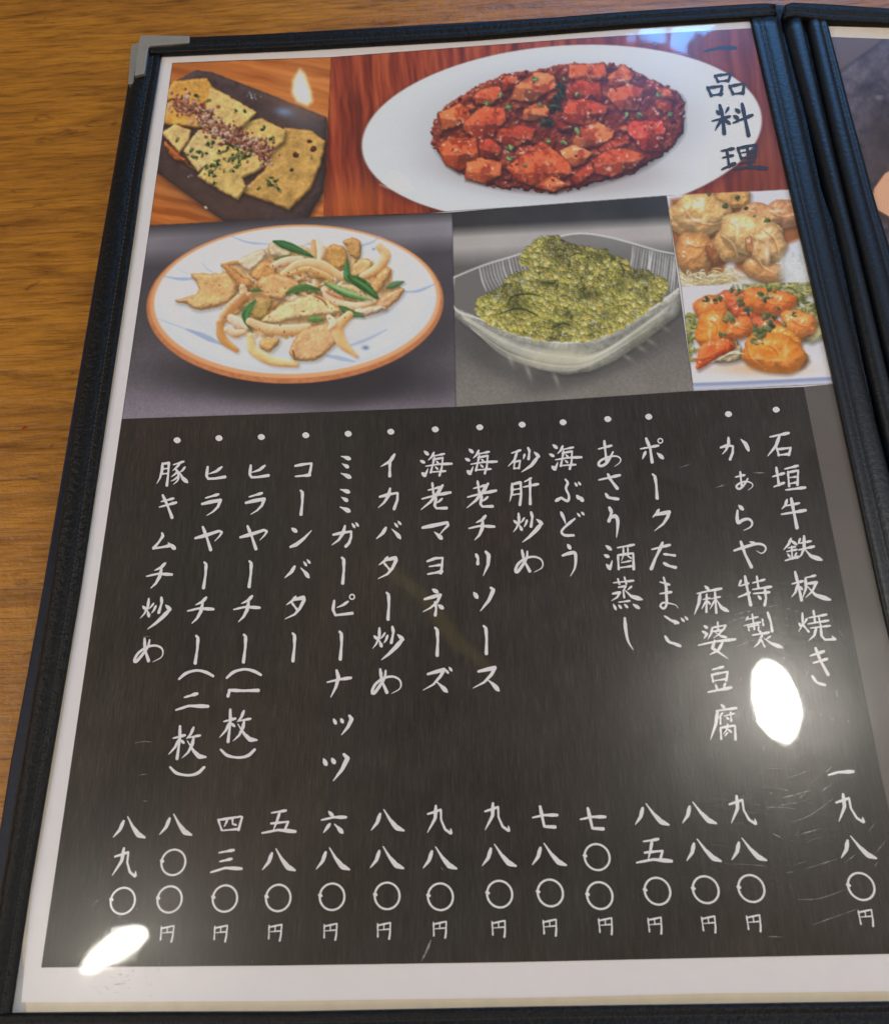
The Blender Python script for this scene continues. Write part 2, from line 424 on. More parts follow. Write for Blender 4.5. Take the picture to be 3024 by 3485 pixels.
LD = np.array([-.35, -.62, .70]); LD /= np.linalg.norm(LD)
def lump(pts, base, dark=None, light=None, bevel=18, seed=0, rough=.5, nscale=14, spec=.6, edge=None, shadow=.5, wob=5, soft=2.5, flat=0.0):
    """A piece of food: outline with a little wobble, domed edge, noisy surface, lit from the upper left."""
    p = np.asarray(pts, float)
    if wob > 4: p = catmull(np.vstack([p[-1:], p, p[:2]]), 4)[4:-5]
    w = win(p[:, 0].min() - 30, p[:, 1].min() - 30, p[:, 0].max() + 30, p[:, 1].max() + 30)
    if w is None: return
    X, Y = GX[w], GY[w]
    nx = vnoise(X, Y, 16, seed + 5, 3) - .5; ny = vnoise(X, Y, 16, seed + 6, 3) - .5
    d = sdpoly(X + nx * wob * 2, Y + ny * wob * 2, p)
    base = np.asarray(base, float)
    dark = base * .45 if dark is None else np.asarray(dark, float)
    light = np.minimum(255, base * 1.18 + 22) if light is None else np.asarray(light, float)
    if shadow:
        ds = sdpoly(X - 5, Y - 8, p); put(w, np.clip(.5 + ds / 16, 0, 1) * shadow, dark * .35)
    t = np.clip(d / bevel, 0, 1); h = bevel * np.sqrt(np.clip(1 - (1 - t) ** 2, 0, 1)) * .8
    h = h + (vnoise(X, Y, nscale * 1.4, seed, 3) - .5) * rough * nscale * .75
    gy, gx = np.gradient(h, 1 / SC)
    nz = 1 / np.sqrt(gx * gx + gy * gy + 1); lam = (-gx * LD[0] - gy * LD[1] + LD[2]) * nz
    q = np.clip((lam - .15) / .85, 0, 1)[..., None]
    col = np.where(q < .6, dark + (base - dark) * (q / .6), base + (light - base) * ((q - .6) / .4))
    col = col * (1 + (vnoise(X, Y, 26, seed + 11, 3)[..., None] - .5) * .34 + (vnoise(X, Y, 6, seed + 12, 2)[..., None] - .5) * .20)
    if edge is not None:
        e = np.clip(1 - d / (bevel * .55), 0, 1)[..., None] * (1.1 * (vnoise(X, Y, 24, seed + 9, 2)[..., None]))
        col = col * (1 - np.clip(e, 0, 1)) + np.asarray(edge, float) * np.clip(e, 0, 1)
    hv = LD + np.array([0, 0, 1]); hv /= np.linalg.norm(hv)
    sp = np.clip((-gx * hv[0] - gy * hv[1] + hv[2]) * nz, 0, 1) ** 60
    sp = sp * (vnoise(X, Y, 9, seed + 3, 2) > .52)
    col = col + (np.array([255, 245, 230]) - col) * (np.clip(sp * spec, 0, 1))[..., None]
    put(w, np.clip(.5 + d / soft, 0, 1), col)

def stroke(pts, w0, base, dark=None, light=None, prof=None, soft=2.5, shade=True, shadow=.4, seed=0, grain=.12, op=1):
    """A bent strip: onion slice, leaf, brush line."""
    c = catmull(pts, 7); n = len(c)
    prof = prof or [.6, 1, 1, .5]; ws = np.interp(np.linspace(0, 1, n), np.linspace(0, 1, len(prof)), prof) * w0 / 2
    r = w0; w = win(c[:, 0].min() - r, c[:, 1].min() - r, c[:, 0].max() + r, c[:, 1].max() + r)
    if w is None: return
    X, Y = GX[w], GY[w]; best = np.full(X.shape, -1e9); side = np.zeros(X.shape)
    for i in range(n - 1):
        (ax, ay), (bx, by) = c[i], c[i + 1]; ex, ey = bx - ax, by - ay; L = ex * ex + ey * ey + 1e-9
        t = np.clip(((X - ax) * ex + (Y - ay) * ey) / L, 0, 1)
        dx, dy = X - ax - ex * t, Y - ay - ey * t; rr = ws[i] + (ws[i + 1] - ws[i]) * t
        s = rr - np.sqrt(dx * dx + dy * dy); k = s > best
        best = np.where(k, s, best)
        side = np.where(k, (-dx * .45 - dy * .9) / (rr + 1e-6), side)
    base = np.asarray(base, float); dark = base * .6 if dark is None else np.asarray(dark, float)
    light = np.minimum(255, base * 1.12 + 18) if light is None else np.asarray(light, float)
    if shadow: put(w, np.clip(.5 + (np.roll(best, (3, 2), (0, 1))) / 12, 0, 1) * shadow * .6, dark * .5)
    if shade:
        g = (vnoise(X, Y, 10, seed, 3) - .5) * 2 * grain; q = np.clip(.5 + .5 * side + g, 0, 1)[..., None]
        col = np.where(q < .5, dark + (base - dark) * q * 2, base + (light - base) * (q - .5) * 2)
    else: col = base
    put(w, np.clip(.5 + best / soft, 0, 1) * op, col)

def specks(center, rad, n, cols, size, seed=0, ring=False):
    r = random.Random(seed)
    for i in range(n):
        a = r.uniform(0, 6.28); q = math.sqrt(r.random()); x = center[0] + rad[0] * q * math.cos(a); y = center[1] + rad[1] * q * math.sin(a)
        s = size * r.uniform(.6, 1.3); col = np.array(cols[r.randrange(len(cols))], float)
        w = win(x - 3 * s, y - 3 * s, x + 3 * s, y + 3 * s)
        if w is None: continue
        d, u, v = sdell(GX[w], GY[w], x, y, s * r.uniform(.8, 1.5), s * r.uniform(.6, 1), r.uniform(0, 180))
        sh = np.clip(.75 + (-(GX[w] - x) * .3 - (GY[w] - y) * .5) / s * .45, .45, 1.4)[..., None]
        m = np.clip(.5 + d / 2, 0, 1)
        if ring and r.random() < .5: m = m * np.clip(1.2 - d / (s * .55), .15, 1)
        put(w, m, np.clip(col * sh, 0, 255))

Q1 = [(586, 213), (1127, 193), (1101, 737), (509, 767)]
Q2 = [(1127, 193), (1600, 157), (1957, 130), (2261, 112), (2640, 90), (2760, 640), (2700, 644), (2268, 665), (1750, 704), (1355, 731), (1101, 737)]
Q3 = [(509, 767), (1100, 737), (1538, 722), (1550, 1386), (1000, 1407), (414, 1427)]
Q4 = [(1538, 722), (2267, 665), (2359, 1331), (1551, 1386)]
Q5 = [(2267, 665), (2720, 642), (2800, 960), (2316, 973)]
Q6 = [(2316, 973), (2800, 958), (2880, 1303), (2359, 1331)]

def paint_wood(poly, c0, c1, c2, ang, seed, s=26):
    w = win(min(p[0] for p in poly), min(p[1] for p in poly), max(p[0] for p in poly), max(p[1] for p in poly))
    X, Y = GX[w], GY[w]; a = math.radians(ang); u = X * math.cos(a) + Y * math.sin(a); v = -X * math.sin(a) + Y * math.cos(a)
    n = vnoise(u, v + 14 * vnoise(X, Y, 90, seed + 2, 2), s, seed, 5, sx=9, sy=.7)[..., None]; n = np.clip((n - .28) / .44, 0, 1)
    col = np.where(n < .5, np.array(c0) + (np.array(c1, float) - c0) * n * 2, np.array(c1) + (np.array(c2, float) - c1) * (n - .5) * 2)
    m = np.clip(.5 + sdpoly(X, Y, poly) / 3, 0, 1); put(w, m, col)

def tofu(p, b, seed):
    """A cube of tofu in sauce: lighter top, two darker sides, red-brown smears, wet glints."""
    w = win(p[:, 0].min() - 24, p[:, 1].min() - 24, p[:, 0].max() + 24, p[:, 1].max() + 24); X, Y = GX[w], GY[w]
    rg = random.Random(seed); c = p.mean(0); hw, hh = (p.max(0) - p.min(0)) / 2
    nx = vnoise(X, Y, 18, seed, 3) - .5; ny = vnoise(X, Y, 18, seed + 1, 3) - .5
    d = sdpoly(X + nx * 8, Y + ny * 8, p); u = (X - c[0] + nx * 14) / hw; v = (Y - c[1] + ny * 14) / hh
    put(w, np.clip(.5 + sdpoly(X - 4, Y - 9, p) / 14, 0, 1) * .75, (52, 18, 12))
    til, k, spl = rg.uniform(-.35, .35), rg.uniform(.05, .3), rg.uniform(-.45, .35)
    top = np.clip(.5 - (v + til * u - k) * hh / 7, 0, 1)[..., None]; lef = np.clip(.5 - (u - spl + .15 * v) * hw / 6, 0, 1)[..., None]
    side = b * .80 * lef + b * .58 * (1 - lef); col = (b * 1.04 + 10) * top + side * (1 - top)
    col = col * (1.06 - .16 * np.clip(u * .6 + v, -1, 1))[..., None]
    sm = np.clip((vnoise(X, Y, 30, seed + 2, 4) - .46) * 5.5, 0, 1)[..., None] * .72; col = col * (1 - sm) + np.array([138, 46, 24]) * sm
    pl = np.clip((vnoise(X, Y, 22, seed + 4, 3) - .58) * 5, 0, 1)[..., None] * .5; col = col * (1 - pl) + np.array([216, 134, 84]) * pl
    col = col * (1 + (vnoise(X, Y, 6, seed + 5, 2)[..., None] - .5) * .24)
    ridge = np.exp(-((v + til * u - k) * hh / 3.5) ** 2)[..., None] * .28 * (vnoise(X, Y, 20, seed + 8, 2)[..., None] > .45); col = col + (np.array([244, 190, 150]) - col) * ridge
    col = col * (1 - .45 * np.clip(1 - d / 7, 0, 1) ** 2)[..., None]
    gl = np.clip((vnoise(X, Y, 13, seed + 6, 2) - .72) * 7, 0, 1)[..., None] * .6; col = col + (np.array([252, 226, 206]) - col) * gl
    put(w, np.clip(.5 + d / 3, 0, 1), col)

def paint_mapo():
    paint_wood(Q2, (96, 34, 20), (138, 54, 30), (170, 80, 44), 86, 3)
    for cx, cy, rx, ry, c, o in ((2500, 300, 300, 260, (108, 54, 54), .6), (2600, 560, 160, 160, (116, 62, 48), .5), (1200, 690, 120, 80, (196, 104, 44), .6), (2300, 120, 320, 40, (120, 70, 86), .5)): glow(cx, cy, rx, ry, c, o)
    w = win(1180, 130, 2700, 760); X, Y = GX[w], GY[w]
    d, u, v = sdell(X, Y, 1911, 452, 682, 297, -4.5)
    sh = np.clip(.5 + (u / 680 * .25 - v / 300 * .1), 0, 1)[..., None]
    put(w, np.clip(.5 + (sdell(X, Y, 1911, 462, 690, 300, -4.5)[0]) / 26, 0, 1) * .5, (70, 30, 22))
    put(w, np.clip(.5 + d / 3.5, 0, 1), np.array([201, 208, 212]) + sh * np.array([14, 9, 8]))
    rim = np.exp(-((d - 150) / 34) ** 2) * .12; put(w, rim, (168, 178, 186))
    for k in range(7): stroke(Z2.all([(110 + k * 8, 690 - k * 10), (150 + k * 12, 705 - k * 6), (200 + k * 9, 715)]), 9, (226, 230, 232), shade=False, shadow=0, op=.35)
    glow(*Z2((830, 470)), 470, 215, (150, 146, 148), .55, -4, 5)
    bed = Z2.all([(318, 505), (345, 400), (420, 340), (500, 295), (600, 248), (700, 230), (880, 200), (1020, 196), (1110, 212), (1210, 262), (1335, 320), (1345, 400), (1338, 485), (1250, 575), (1150, 635), (1000, 682), (850, 716), (720, 716), (560, 694), (440, 642), (370, 592), (322, 532)])
    glow(*Z2((820, 640)), 380, 80, (120, 96, 90), .35, 3, 4)
    lump(bed, (112, 44, 30), (42, 16, 12), (164, 74, 46), 14, 21, .8, 26, .8, shadow=.3, wob=12)
    r = random.Random(5)
    for i in range(150):   # minced meat
        x, y = r.uniform(350, 1330), r.uniform(215, 700)
        if ((x - 830) / 500) ** 2 + ((y - 455) / 250) ** 2 > .93: continue
        specks(Z2((x, y)), (8, 8), 2, [(146, 66, 42), (170, 86, 56), (104, 40, 28), (84, 32, 24), (180, 92, 54)], 7, i)
    T = [[(885, 205), (1020, 198), (1030, 255), (960, 272), (880, 255)], [(1035, 255), (1100, 200), (1140, 240), (1120, 280), (1050, 290)],
         [(615, 245), (670, 250), (665, 300), (600, 310)], [(660, 290), (740, 235), (810, 240), (828, 290), (730, 352), (645, 340)],
         [(490, 330), (520, 300), (590, 290), (612, 330), (560, 362), (500, 362)], [(870, 300), (910, 265), (1000, 275), (1012, 350), (940, 342), (865, 340)],
         [(1050, 300), (1130, 283), (1176, 300), (1160, 382), (1090, 387), (1033, 330)], [(355, 400), (430, 362), (470, 378), (476, 430), (420, 452), (363, 467)],
         [(855, 400), (880, 345), (960, 345), (1032, 370), (1012, 432), (930, 447), (858, 430)], [(700, 385), (740, 360), (797, 370), (790, 412), (720, 432), (683, 420)],
         [(458, 430), (530, 373), (612, 380), (617, 430), (560, 492), (500, 507), (448, 460)], [(590, 465), (680, 450), (742, 460), (722, 510), (650, 537), (590, 510)],
         [(1230, 350), (1270, 333), (1302, 360), (1290, 397), (1240, 382)], [(1230, 290), (1290, 305), (1312, 345), (1250, 338)],
         [(1120, 435), (1250, 431), (1268, 470), (1247, 552), (1180, 552), (1125, 480)], [(890, 520), (930, 458), (990, 436), (1062, 470), (1050, 502), (990, 532), (930, 537)],
         [(1000, 540), (1050, 510), (1112, 485), (1124, 520), (1070, 552), (1010, 562)], [(510, 510), (560, 503), (602, 540), (592, 582), (518, 587)],
         [(348, 540), (400, 498), (497, 505), (507, 582), (430, 634), (378, 602)], [(468, 600), (520, 583), (602, 600), (597, 652), (540, 682), (458, 662)],
         [(710, 545), (770, 518), (812, 540), (720, 572)], [(845, 550), (900, 528), (972, 560), (942, 602), (880, 622)],
         [(978, 590), (1040, 548), (1110, 543), (1184, 570), (1152, 612), (1050, 658), (988, 640)], [(880, 660), (970, 598), (977, 640), (912, 692)],
         [(628, 620), (700, 568), (800, 538), (872, 600), (887, 640), (850, 662), (740, 692), (678, 672)], [(738, 700), (800, 653), (884, 690), (820, 717)]]
    rt = random.Random(8)
    for i in range(46):
        x, y = rt.uniform(380, 1310), rt.uniform(230, 690)
        if ((x - 830) / 470) ** 2 + ((y - 455) / 225) ** 2 > .95: continue
        R = rt.uniform(24, 42); a0 = rt.uniform(0, 1.5); n = rt.choice([4, 4, 5])
        q = [(x + R * rt.uniform(.85, 1.15) * math.cos(a0 + k * 6.283 / n), y + R * .8 * rt.uniform(.85, 1.15) * math.sin(a0 + k * 6.283 / n)) for k in range(n)]
        tofu(np.array(Z2.all(q)), np.array(rt.choice([(150, 60, 32), (132, 48, 26), (168, 76, 42), (120, 44, 26)]), float), 500 + i)
    for i in range(26):   # wet glints on the sauce
        x, y = rt.uniform(380, 1310), rt.uniform(240, 690)
        if ((x - 830) / 470) ** 2 + ((y - 455) / 225) ** 2 < .9: glow(*Z2((x, y)), rt.uniform(5, 12), rt.uniform(2, 4), (216, 150, 120), .6, rt.uniform(-40, 40))
    pal = [(190, 80, 40), (200, 96, 50), (168, 60, 32), (206, 112, 62), (184, 74, 40), (154, 52, 29)]
    for i, t in enumerate(T):
        p = np.array(Z2.all(t)); c = p.mean(0); b = np.array(pal[i % 6], float)
        if i == 14: b = np.array((190, 58, 38.))
        tofu(c + (p - c) * 1.07, b, 40 + i)
        if i % 4 == 0: specks(c + [-8, -12], (24, 14), 2, [(228, 180, 140)], 2.6, 330 + i)
    for i in range(90):
        x, y = r.uniform(350, 1330), r.uniform(215, 700)
        if ((x - 830) / 490) ** 2 + ((y - 455) / 240) ** 2 > .93: continue
        specks(Z2((x, y)), (7, 6), 2, [(150, 60, 32), (138, 50, 28), (174, 80, 46), (196, 108, 64), (160, 66, 36)], 4.0, 1300 + i)
    for i in range(46):
        x, y = r.uniform(380, 1310), r.uniform(230, 690)
        if ((x - 830) / 480) ** 2 + ((y - 455) / 235) ** 2 < .9: glow(*Z2((x, y)), r.uniform(3, 8), r.uniform(1.6, 3.4), (246, 208, 180), .75, r.uniform(-60, 60))
    for i, (x, y, s) in enumerate([(600, 325, 15), (545, 360, 20), (740, 260, 17), (910, 322, 17), (860, 260, 16), (632, 375, 20), (760, 362, 14), (790, 440, 26), (912, 470, 22), (640, 540, 24), (795, 515, 18), (858, 520, 18), (636, 582, 20), (1112, 405, 20), (1166, 405, 20), (1240, 325, 20), (835, 330, 26), (820, 375, 26), (845, 290, 22), (1290, 405, 16), (700, 610, 10), (1100, 620, 9)]):
        dk = x in (835, 820, 845, 790)
        cc = Z2((x, y)); rl = random.Random(i); s = s * (1.9 if dk else 1.25)
        for k in range(4):
            a = rl.uniform(0, 6.28); l = s * rl.uniform(.6, 1.05) * .84
            cl = [(44, 56, 30), (34, 44, 24), (62, 76, 40), (44, 46, 28)][k] if dk else [(84, 116, 54), (106, 140, 76), (64, 92, 44), (132, 160, 104)][k]
            stroke([(cc[0] - l * math.cos(a) * .5, cc[1] - l * math.sin(a) * .4), (cc[0] + rl.uniform(-3, 3), cc[1] + rl.uniform(-3, 3)), (cc[0] + l * math.cos(a) * .6, cc[1] + l * math.sin(a) * .5)], l * .5, cl, seed=i * 7 + k, shadow=.35, prof=[.5, 1, .8, .4], grain=.45)

def paint_pancake():
    paint_wood(Q1, (150, 78, 28), (182, 104, 44), (200, 122, 58), 12, 12, 34)
    glow(*Z1((500, 260)), 120, 60, (150, 84, 36), .6)
    tray = Z1.all([(395, 350), (430, 345), (548, 280), (625, 290), (900, 395), (1212, 520), (1208, 780), (1195, 900), (1115, 1040), (1040, 1075), (690, 1050), (355, 805), (300, 780)])
    fill([(x + 6, y + 9) for x, y in tray], (70, 34, 16), 22, .6)
    lump(tray, (68, 52, 50), (46, 36, 36), (88, 72, 72), 26, 31, .12, 40, 0, shadow=.2, wob=2)
    glow(*Z1((1100, 545)), 110, 30, (60, 62, 74), .6, 22); glow(*Z1((640, 950)), 260, 60, (82, 60, 48), .5, 28)
    pk = [([(395, 410), (440, 340), (600, 328), (628, 370), (722, 430), (700, 565), (560, 565), (385, 548)], (206, 152, 70), (140, 74, 26)),
          ([(1000, 585), (1130, 600), (1192, 650), (1172, 760), (1122, 880), (1022, 978), (900, 932), (788, 892), (900, 790), (950, 680)], (186, 146, 78), (160, 88, 36)),
          ([(788, 560), (880, 528), (1002, 590), (992, 640), (940, 682), (800, 640)], (204, 170, 98), (150, 100, 48)),
          ([(620, 370), (720, 420), (848, 495), (792, 562), (700, 602), (590, 560)], (214, 182, 112), (168, 118, 54)),
          ([(380, 600), (440, 555), (522, 590), (512, 640), (460, 697)], (208, 176, 112), (170, 96, 40)),
          ([(488, 690), (560, 588), (622, 590), (692, 650), (642, 742), (560, 792)], (212, 184, 122), (160, 112, 54)),
          ([(568, 820), (690, 670), (830, 690), (930, 700), (862, 790), (782, 830), (802, 870), (762, 932), (650, 872)], (204, 172, 102), (160, 116, 54))]
    lump(Z1.all([(385, 640), (450, 690), (540, 790), (500, 760), (420, 720)]), (176, 98, 48), seed=3, spec=.3)
    for i, (p, c, e) in enumerate(pk):
        p = np.array(Z1.all(p)); p = p.mean(0) + (p - p.mean(0)) * 1.07
        lump(p, c, np.array(c) * .5, np.minimum(255, np.array(c) * 1.1 + 14), 10, 60 + i, .26, 22, .3, edge=e, shadow=.6, wob=3.6)
    r = random.Random(2)
    path = catmull(Z1.all([(455, 440), (560, 490), (620, 550), (700, 600), (790, 640), (850, 670), (910, 710)]), 10)
    for i in range(640):
        q = path[r.randrange(len(path))]; s = 34
        specks((q[0] + r.gauss(0, s * .55), q[1] + r.gauss(0, s * .5)), (5, 5), 1, [(196, 134, 104), (160, 96, 70), (222, 178, 150), (130, 70, 52), (186, 112, 84), (232, 198, 172)], 6.0, 900 + i)
    G = [(44, 66, 30), (66, 92, 42), (92, 112, 58), (56, 78, 40), (110, 124, 80)]
    for i, (x, y, rx, ry, n) in enumerate([(620, 655, 22, 14, 7), (550, 705, 55, 26, 20), (750, 700, 90, 40, 40), (640, 790, 60, 34, 20), (935, 850, 38, 24, 12), (962, 890, 18, 14, 6), (742, 488, 12, 10, 3), (793, 493, 8, 8, 2), (610, 440, 10, 9, 3), (880, 570, 20, 14, 4), (640, 858, 20, 8, 4), (700, 760, 90, 40, 24), (450, 636, 8, 8, 2), (560, 410, 24, 8, 4), (870, 885, 10, 8, 2), (1040, 785, 14, 12, 2), (1130, 725, 8, 14, 2), (930, 625, 14, 10, 3)]):
        specks(Z1((x, y)), (rx * .67, ry * .67), n, G, 5.4, 50 + i, True)
    for x, y in ((1055, 712), (1130, 645), (1152, 680)): specks(Z1((x, y)), (6, 5), 3, [(110, 60, 34), (80, 44, 30)], 8, x)
    glow(*Z1((1080, 370)), 90, 110, (214, 150, 90), .35)
    fill(Z1.all([(1075, 275), (1100, 300), (1132, 390), (1138, 440), (1112, 462), (1060, 440), (1036, 395), (1042, 330)]), (250, 236, 196), 16)
    fill(Z1.all([(1070, 300), (1112, 380), (1118, 430), (1090, 440), (1056, 400)]), (255, 252, 230), 12)
    glow(*Z1((998, 492)), 30, 14, (120, 150, 190), .8, 8); glow(*Z1((1070, 520)), 60, 30, (120, 116, 120), .3, 20)
    specks(Z1((845, 408)), (26, 14), 12, [(190, 184, 184), (150, 146, 150)], 3.5, 4); specks(Z1((601, 982)), (3, 2), 2, [(230, 214, 200)], 4, 5); specks(Z1((518, 820)), (8, 5), 3, [(190, 180, 180)], 3, 6)

def studio_ground(Q, top, band, mid, low, yb, ylow, seed):
    p = np.array(Q); w = win(*p.min(0), *p.max(0)); X, Y = GX[w], GY[w]
    t = (Y - p[:, 1].min()) / (p[:, 1].max() - p[:, 1].min()) + (X - p[:, 0].min()) / 760 * .055
    ks = [0, yb - .055, yb, yb + .05, yb + .14, .62, ylow, 1.1]; cs = np.array([top, np.array(top) * 1.08, band, band, mid, mid, low, low], float)
    col = np.stack([np.interp(t, ks, cs[:, i]) for i in range(3)], -1)
    col = col + (vnoise(X, Y, 5, seed, 2)[..., None] - .5) * 22 * np.clip(t * 1.5 - .2, .25, 1)[..., None] + (vnoise(X, Y, 90, seed + 1, 2)[..., None] - .5) * 12
    put(w, np.clip(.5 + sdpoly(X, Y, p) / 3, 0, 1), col)

def paint_plate():
    studio_ground(Q3, (60, 57, 60), (146, 142, 150), (76, 71, 76), (126, 119, 128), .135, .98, 8)
    glow(*Z3((930, 880)), 520, 95, (38, 34, 38), .92, 2, 4); glow(*Z3((1300, 820)), 260, 80, (50, 45, 48), .7, -28, 4); glow(*Z3((1560, 600)), 70, 260, (62, 58, 60), .5)
    glow(*Z3((700, 330)), 560, 200, (60, 56, 60), .5, -8, 4)
    cx, cy = Z3((901, 522)); rx, ry = 503, 270
    w = win(cx - 560, cy - 320, cx + 560, cy + 330); X, Y = GX[w], GY[w]
    d0 = sdell(X, Y, cx, cy + 6, rx + 2, ry, -2)[0]; d1 = sdell(X, Y, cx, cy - 3, rx - 9, ry - 9, -2)[0]; d2, u, v = sdell(X, Y, cx + 1, cy - 7, rx - 23, ry - 20, -2)
    put(w, np.clip(.5 + d0 / 3, 0, 1), np.array([186, 116, 72]) + (vnoise(X, Y, 12, 2, 2)[..., None] - .5) * 26)
    put(w, np.clip(.5 + d1 / 3.5, 0, 1), np.array([218, 158, 108]) + (u / rx)[..., None] * 8)
    put(w, np.clip(.5 + d2 / 5, 0, 1), np.array([212, 219, 224]) + np.clip(-v / ry, -1, 1)[..., None] * np.array([5, 5, 6]))
    put(w, np.exp(-((d2 - 74) / 26) ** 2) * .25 * (v > 40), (186, 194, 202)); put(w, np.exp(-((d2 - 10) / 12) ** 2) * .3 * (v > 0), (190, 190, 196))
    B = (136, 156, 196)
    for pts, wd, o in (([(285, 400), (360, 412), (430, 410)], 16, .7), ([(260, 600), (400, 650), (480, 668)], 8, .5), ([(395, 650), (470, 680), (560, 720)], 26, .8), ([(590, 205), (680, 240), (800, 250)], 10, .7), ([(1300, 210), (1260, 240), (1180, 265)], 12, .6), ([(1380, 470), (1470, 470), (1560, 435)], 14, .7), ([(1330, 650), (1240, 695), (1130, 735)], 16, .6), ([(1010, 765), (1090, 780), (1180, 800)], 22, .6), ([(460, 330), (490, 365), (530, 390)], 8, .5), ([(340, 350), (380, 380), (420, 392)], 6, .4), ([(900, 260), (960, 250), (1020, 225)], 9, .5)):
        stroke(Z3.all(pts), wd * .73, B, shade=False, shadow=0, op=o, prof=[.3, .7, 1, .3], soft=5)
    glow(*Z3((1232, 735)), 11, 7, (84, 104, 150), .9); glow(*Z3((1270, 272)), 6, 5, (84, 104, 150), .7)
    glow(*Z3((880, 560)), 330, 150, (206, 196, 184), .5, 0, 4)
    tan = (212, 168, 112); e = (184, 124, 64)
    def L(p, c=tan, s=0, **k):
        p = np.array(Z3.all(p)); p = p.mean(0) + (p - p.mean(0)) * 1.0
        lump(p, c, np.array(c) * .55, np.minimum(255, np.array(c) * 1.1 + 16), 16, 400 + s, .26, 20, .45, edge=k.get('edge', e), shadow=.28, wob=5)
    def O(p, wd, c=(220, 182, 130), **k): stroke(Z3.all(p), wd * .76, c, dark=(176, 118, 60), light=(240, 220, 186), prof=k.get('prof', [.7, 1, 1, .65]), seed=int(p[0][0]))
    def G(p, wd, c=(66, 104, 48), **k):
        q = np.array(Z3.all(p)); nr = np.array([-(q[-1] - q[0])[1], (q[-1] - q[0])[0]]); nr = nr / (np.linalg.norm(nr) + 1e-6); sd = int(p[0][1]); rq = random.Random(sd); c = np.array(c, float)
        stroke(q, wd * .66, c * .92, dark=c * .74, light=c * 1.12 + 8, prof=[.25, .9, 1, .7, .2], seed=sd, grain=.5, shadow=.5)
        for j in range(5):
            o = rq.uniform(-.30, .30) * wd * .5; stroke(q + nr * o + (q.mean(0) - q) * .15, wd * rq.uniform(.08, .2), c * rq.uniform(.72, .95) if j % 2 else np.minimum(255, c * 1.25 + 22), shade=False, shadow=0, op=.55, prof=[.2, 1, .8, .2], soft=4)
    base = [(540, 420), (600, 350), (700, 300), (800, 262), (900, 262), (1010, 250), (1110, 290), (1230, 320), (1330, 350), (1385, 450), (1330, 530), (1200, 570), (1090, 640), (960, 680), (760, 690), (640, 660), (580, 620), (610, 540), (560, 500)]
    bp = np.array(Z3.all(base)); w = win(*(bp.min(0) - 20), *(bp.max(0) + 20)); X, Y = GX[w], GY[w]
    n = vnoise(X, Y, 34, 71, 4)[..., None]; n2 = vnoise(X, Y, 9, 72, 2)[..., None]
    col = np.where(n < .5, np.array([136, 94, 52]) + (np.array([200, 166, 118]) - [136, 94, 52]) * n * 2, np.array([200, 166, 118]) + (np.array([230, 212, 182]) - [200, 166, 118]) * (n - .5) * 2) + (n2 - .5) * 40
    put(w, np.clip(.5 + sdpoly(X + (n[..., 0] - .5) * 60, Y + (n2[..., 0] - .5) * 40, bp) / 9, 0, 1) * .93, col)
    rf = random.Random(17)
    for k in range(90):
        x, y = min(1270, max(620, rf.gauss(930, 190))), min(610, max(330, rf.gauss(470, 90))); a = rf.uniform(0, 3.14); l = rf.uniform(35, 80)
        stroke(Z3.all([(x - l * math.cos(a), y - l * .7 * math.sin(a)), (x + rf.uniform(-18, 18), y + rf.uniform(-18, 18)), (x + l * math.cos(a), y + l * .7 * math.sin(a))]), rf.uniform(9, 24), rf.choice([(218, 186, 138), (206, 164, 108), (190, 140, 84), (226, 202, 168), (176, 128, 74)]), prof=[.5, 1, .9, .5], shadow=.5, grain=.3)
    L([(640, 320), (740, 272), (766, 310), (700, 372), (660, 360)], (222, 198, 168), 1, edge=(190, 140, 90)); L([(778, 250), (830, 240), (884, 280), (870, 312), (790, 304)], (220, 198, 160), 2)
    L([(1055, 262), (1120, 252), (1152, 300), (1142, 352), (1080, 366), (1048, 320)], (200, 152, 84), 3); L([(1125, 235), (1175, 216), (1212, 245), (1202, 318), (1160, 302), (1140, 262)], (196, 150, 90), 4)
    O([(985, 232), (990, 280), (990, 320)], 26, (208, 166, 112)); O([(1012, 240), (1022, 280), (1015, 320)], 34, (228, 210, 190))
    L([(1163, 360), (1212, 318), (1262, 330), (1242, 392), (1170, 402)], (214, 174, 116), 5); G([(800, 235), (880, 262), (985, 308)], 44, (52, 96, 48)); G([(800, 318), (850, 312), (880, 300)], 24, (92, 96, 50))
    O([(1295, 258), (1325, 300), (1290, 360), (1215, 402)], 46); L([(1260, 430), (1330, 358), (1352, 385), (1300, 470), (1262, 482)], (208, 160, 102), 6)
    L([(335, 515), (400, 495), (430, 488), (410, 525), (380, 530)], (206, 168, 128), 7); L([(413, 388), (540, 386), (602, 380), (632, 440), (602, 512), (520, 547), (430, 557), (393, 512), (450, 470), (438, 430)], tan, 8)
    L([(553, 340), (612, 360), (652, 400), (692, 410), (702, 450), (640, 452), (598, 402)], (196, 140, 84), 9); L([(698, 382), (750, 328), (802, 340), (812, 392), (760, 422), (708, 412)], (206, 152, 90), 10)
    O([(800, 350), (860, 330), (930, 318)], 40, (216, 190, 156)); O([(846, 392), (920, 346), (1020, 346), (1122, 402)], 46); O([(880, 388), (960, 366), (1050, 398), (1080, 420)], 26, (206, 166, 100))
    L([(723, 430), (790, 388), (860, 400), (928, 440), (882, 472), (840, 512), (768, 492)], (214, 168, 112), 11); O([(655, 450), (660, 490), (640, 520)], 40, (212, 180, 140)); O([(650, 512), (710, 480), (775, 492)], 26, (190, 140, 84))
    L([(690, 540), (760, 500), (800, 520), (760, 600), (710, 600)], (176, 146, 82), 12); O([(655, 490), (590, 560), (548, 625)], 50, (192, 138, 84)); O([(545, 615), (560, 690), (625, 745)], 38, (198, 142, 80))
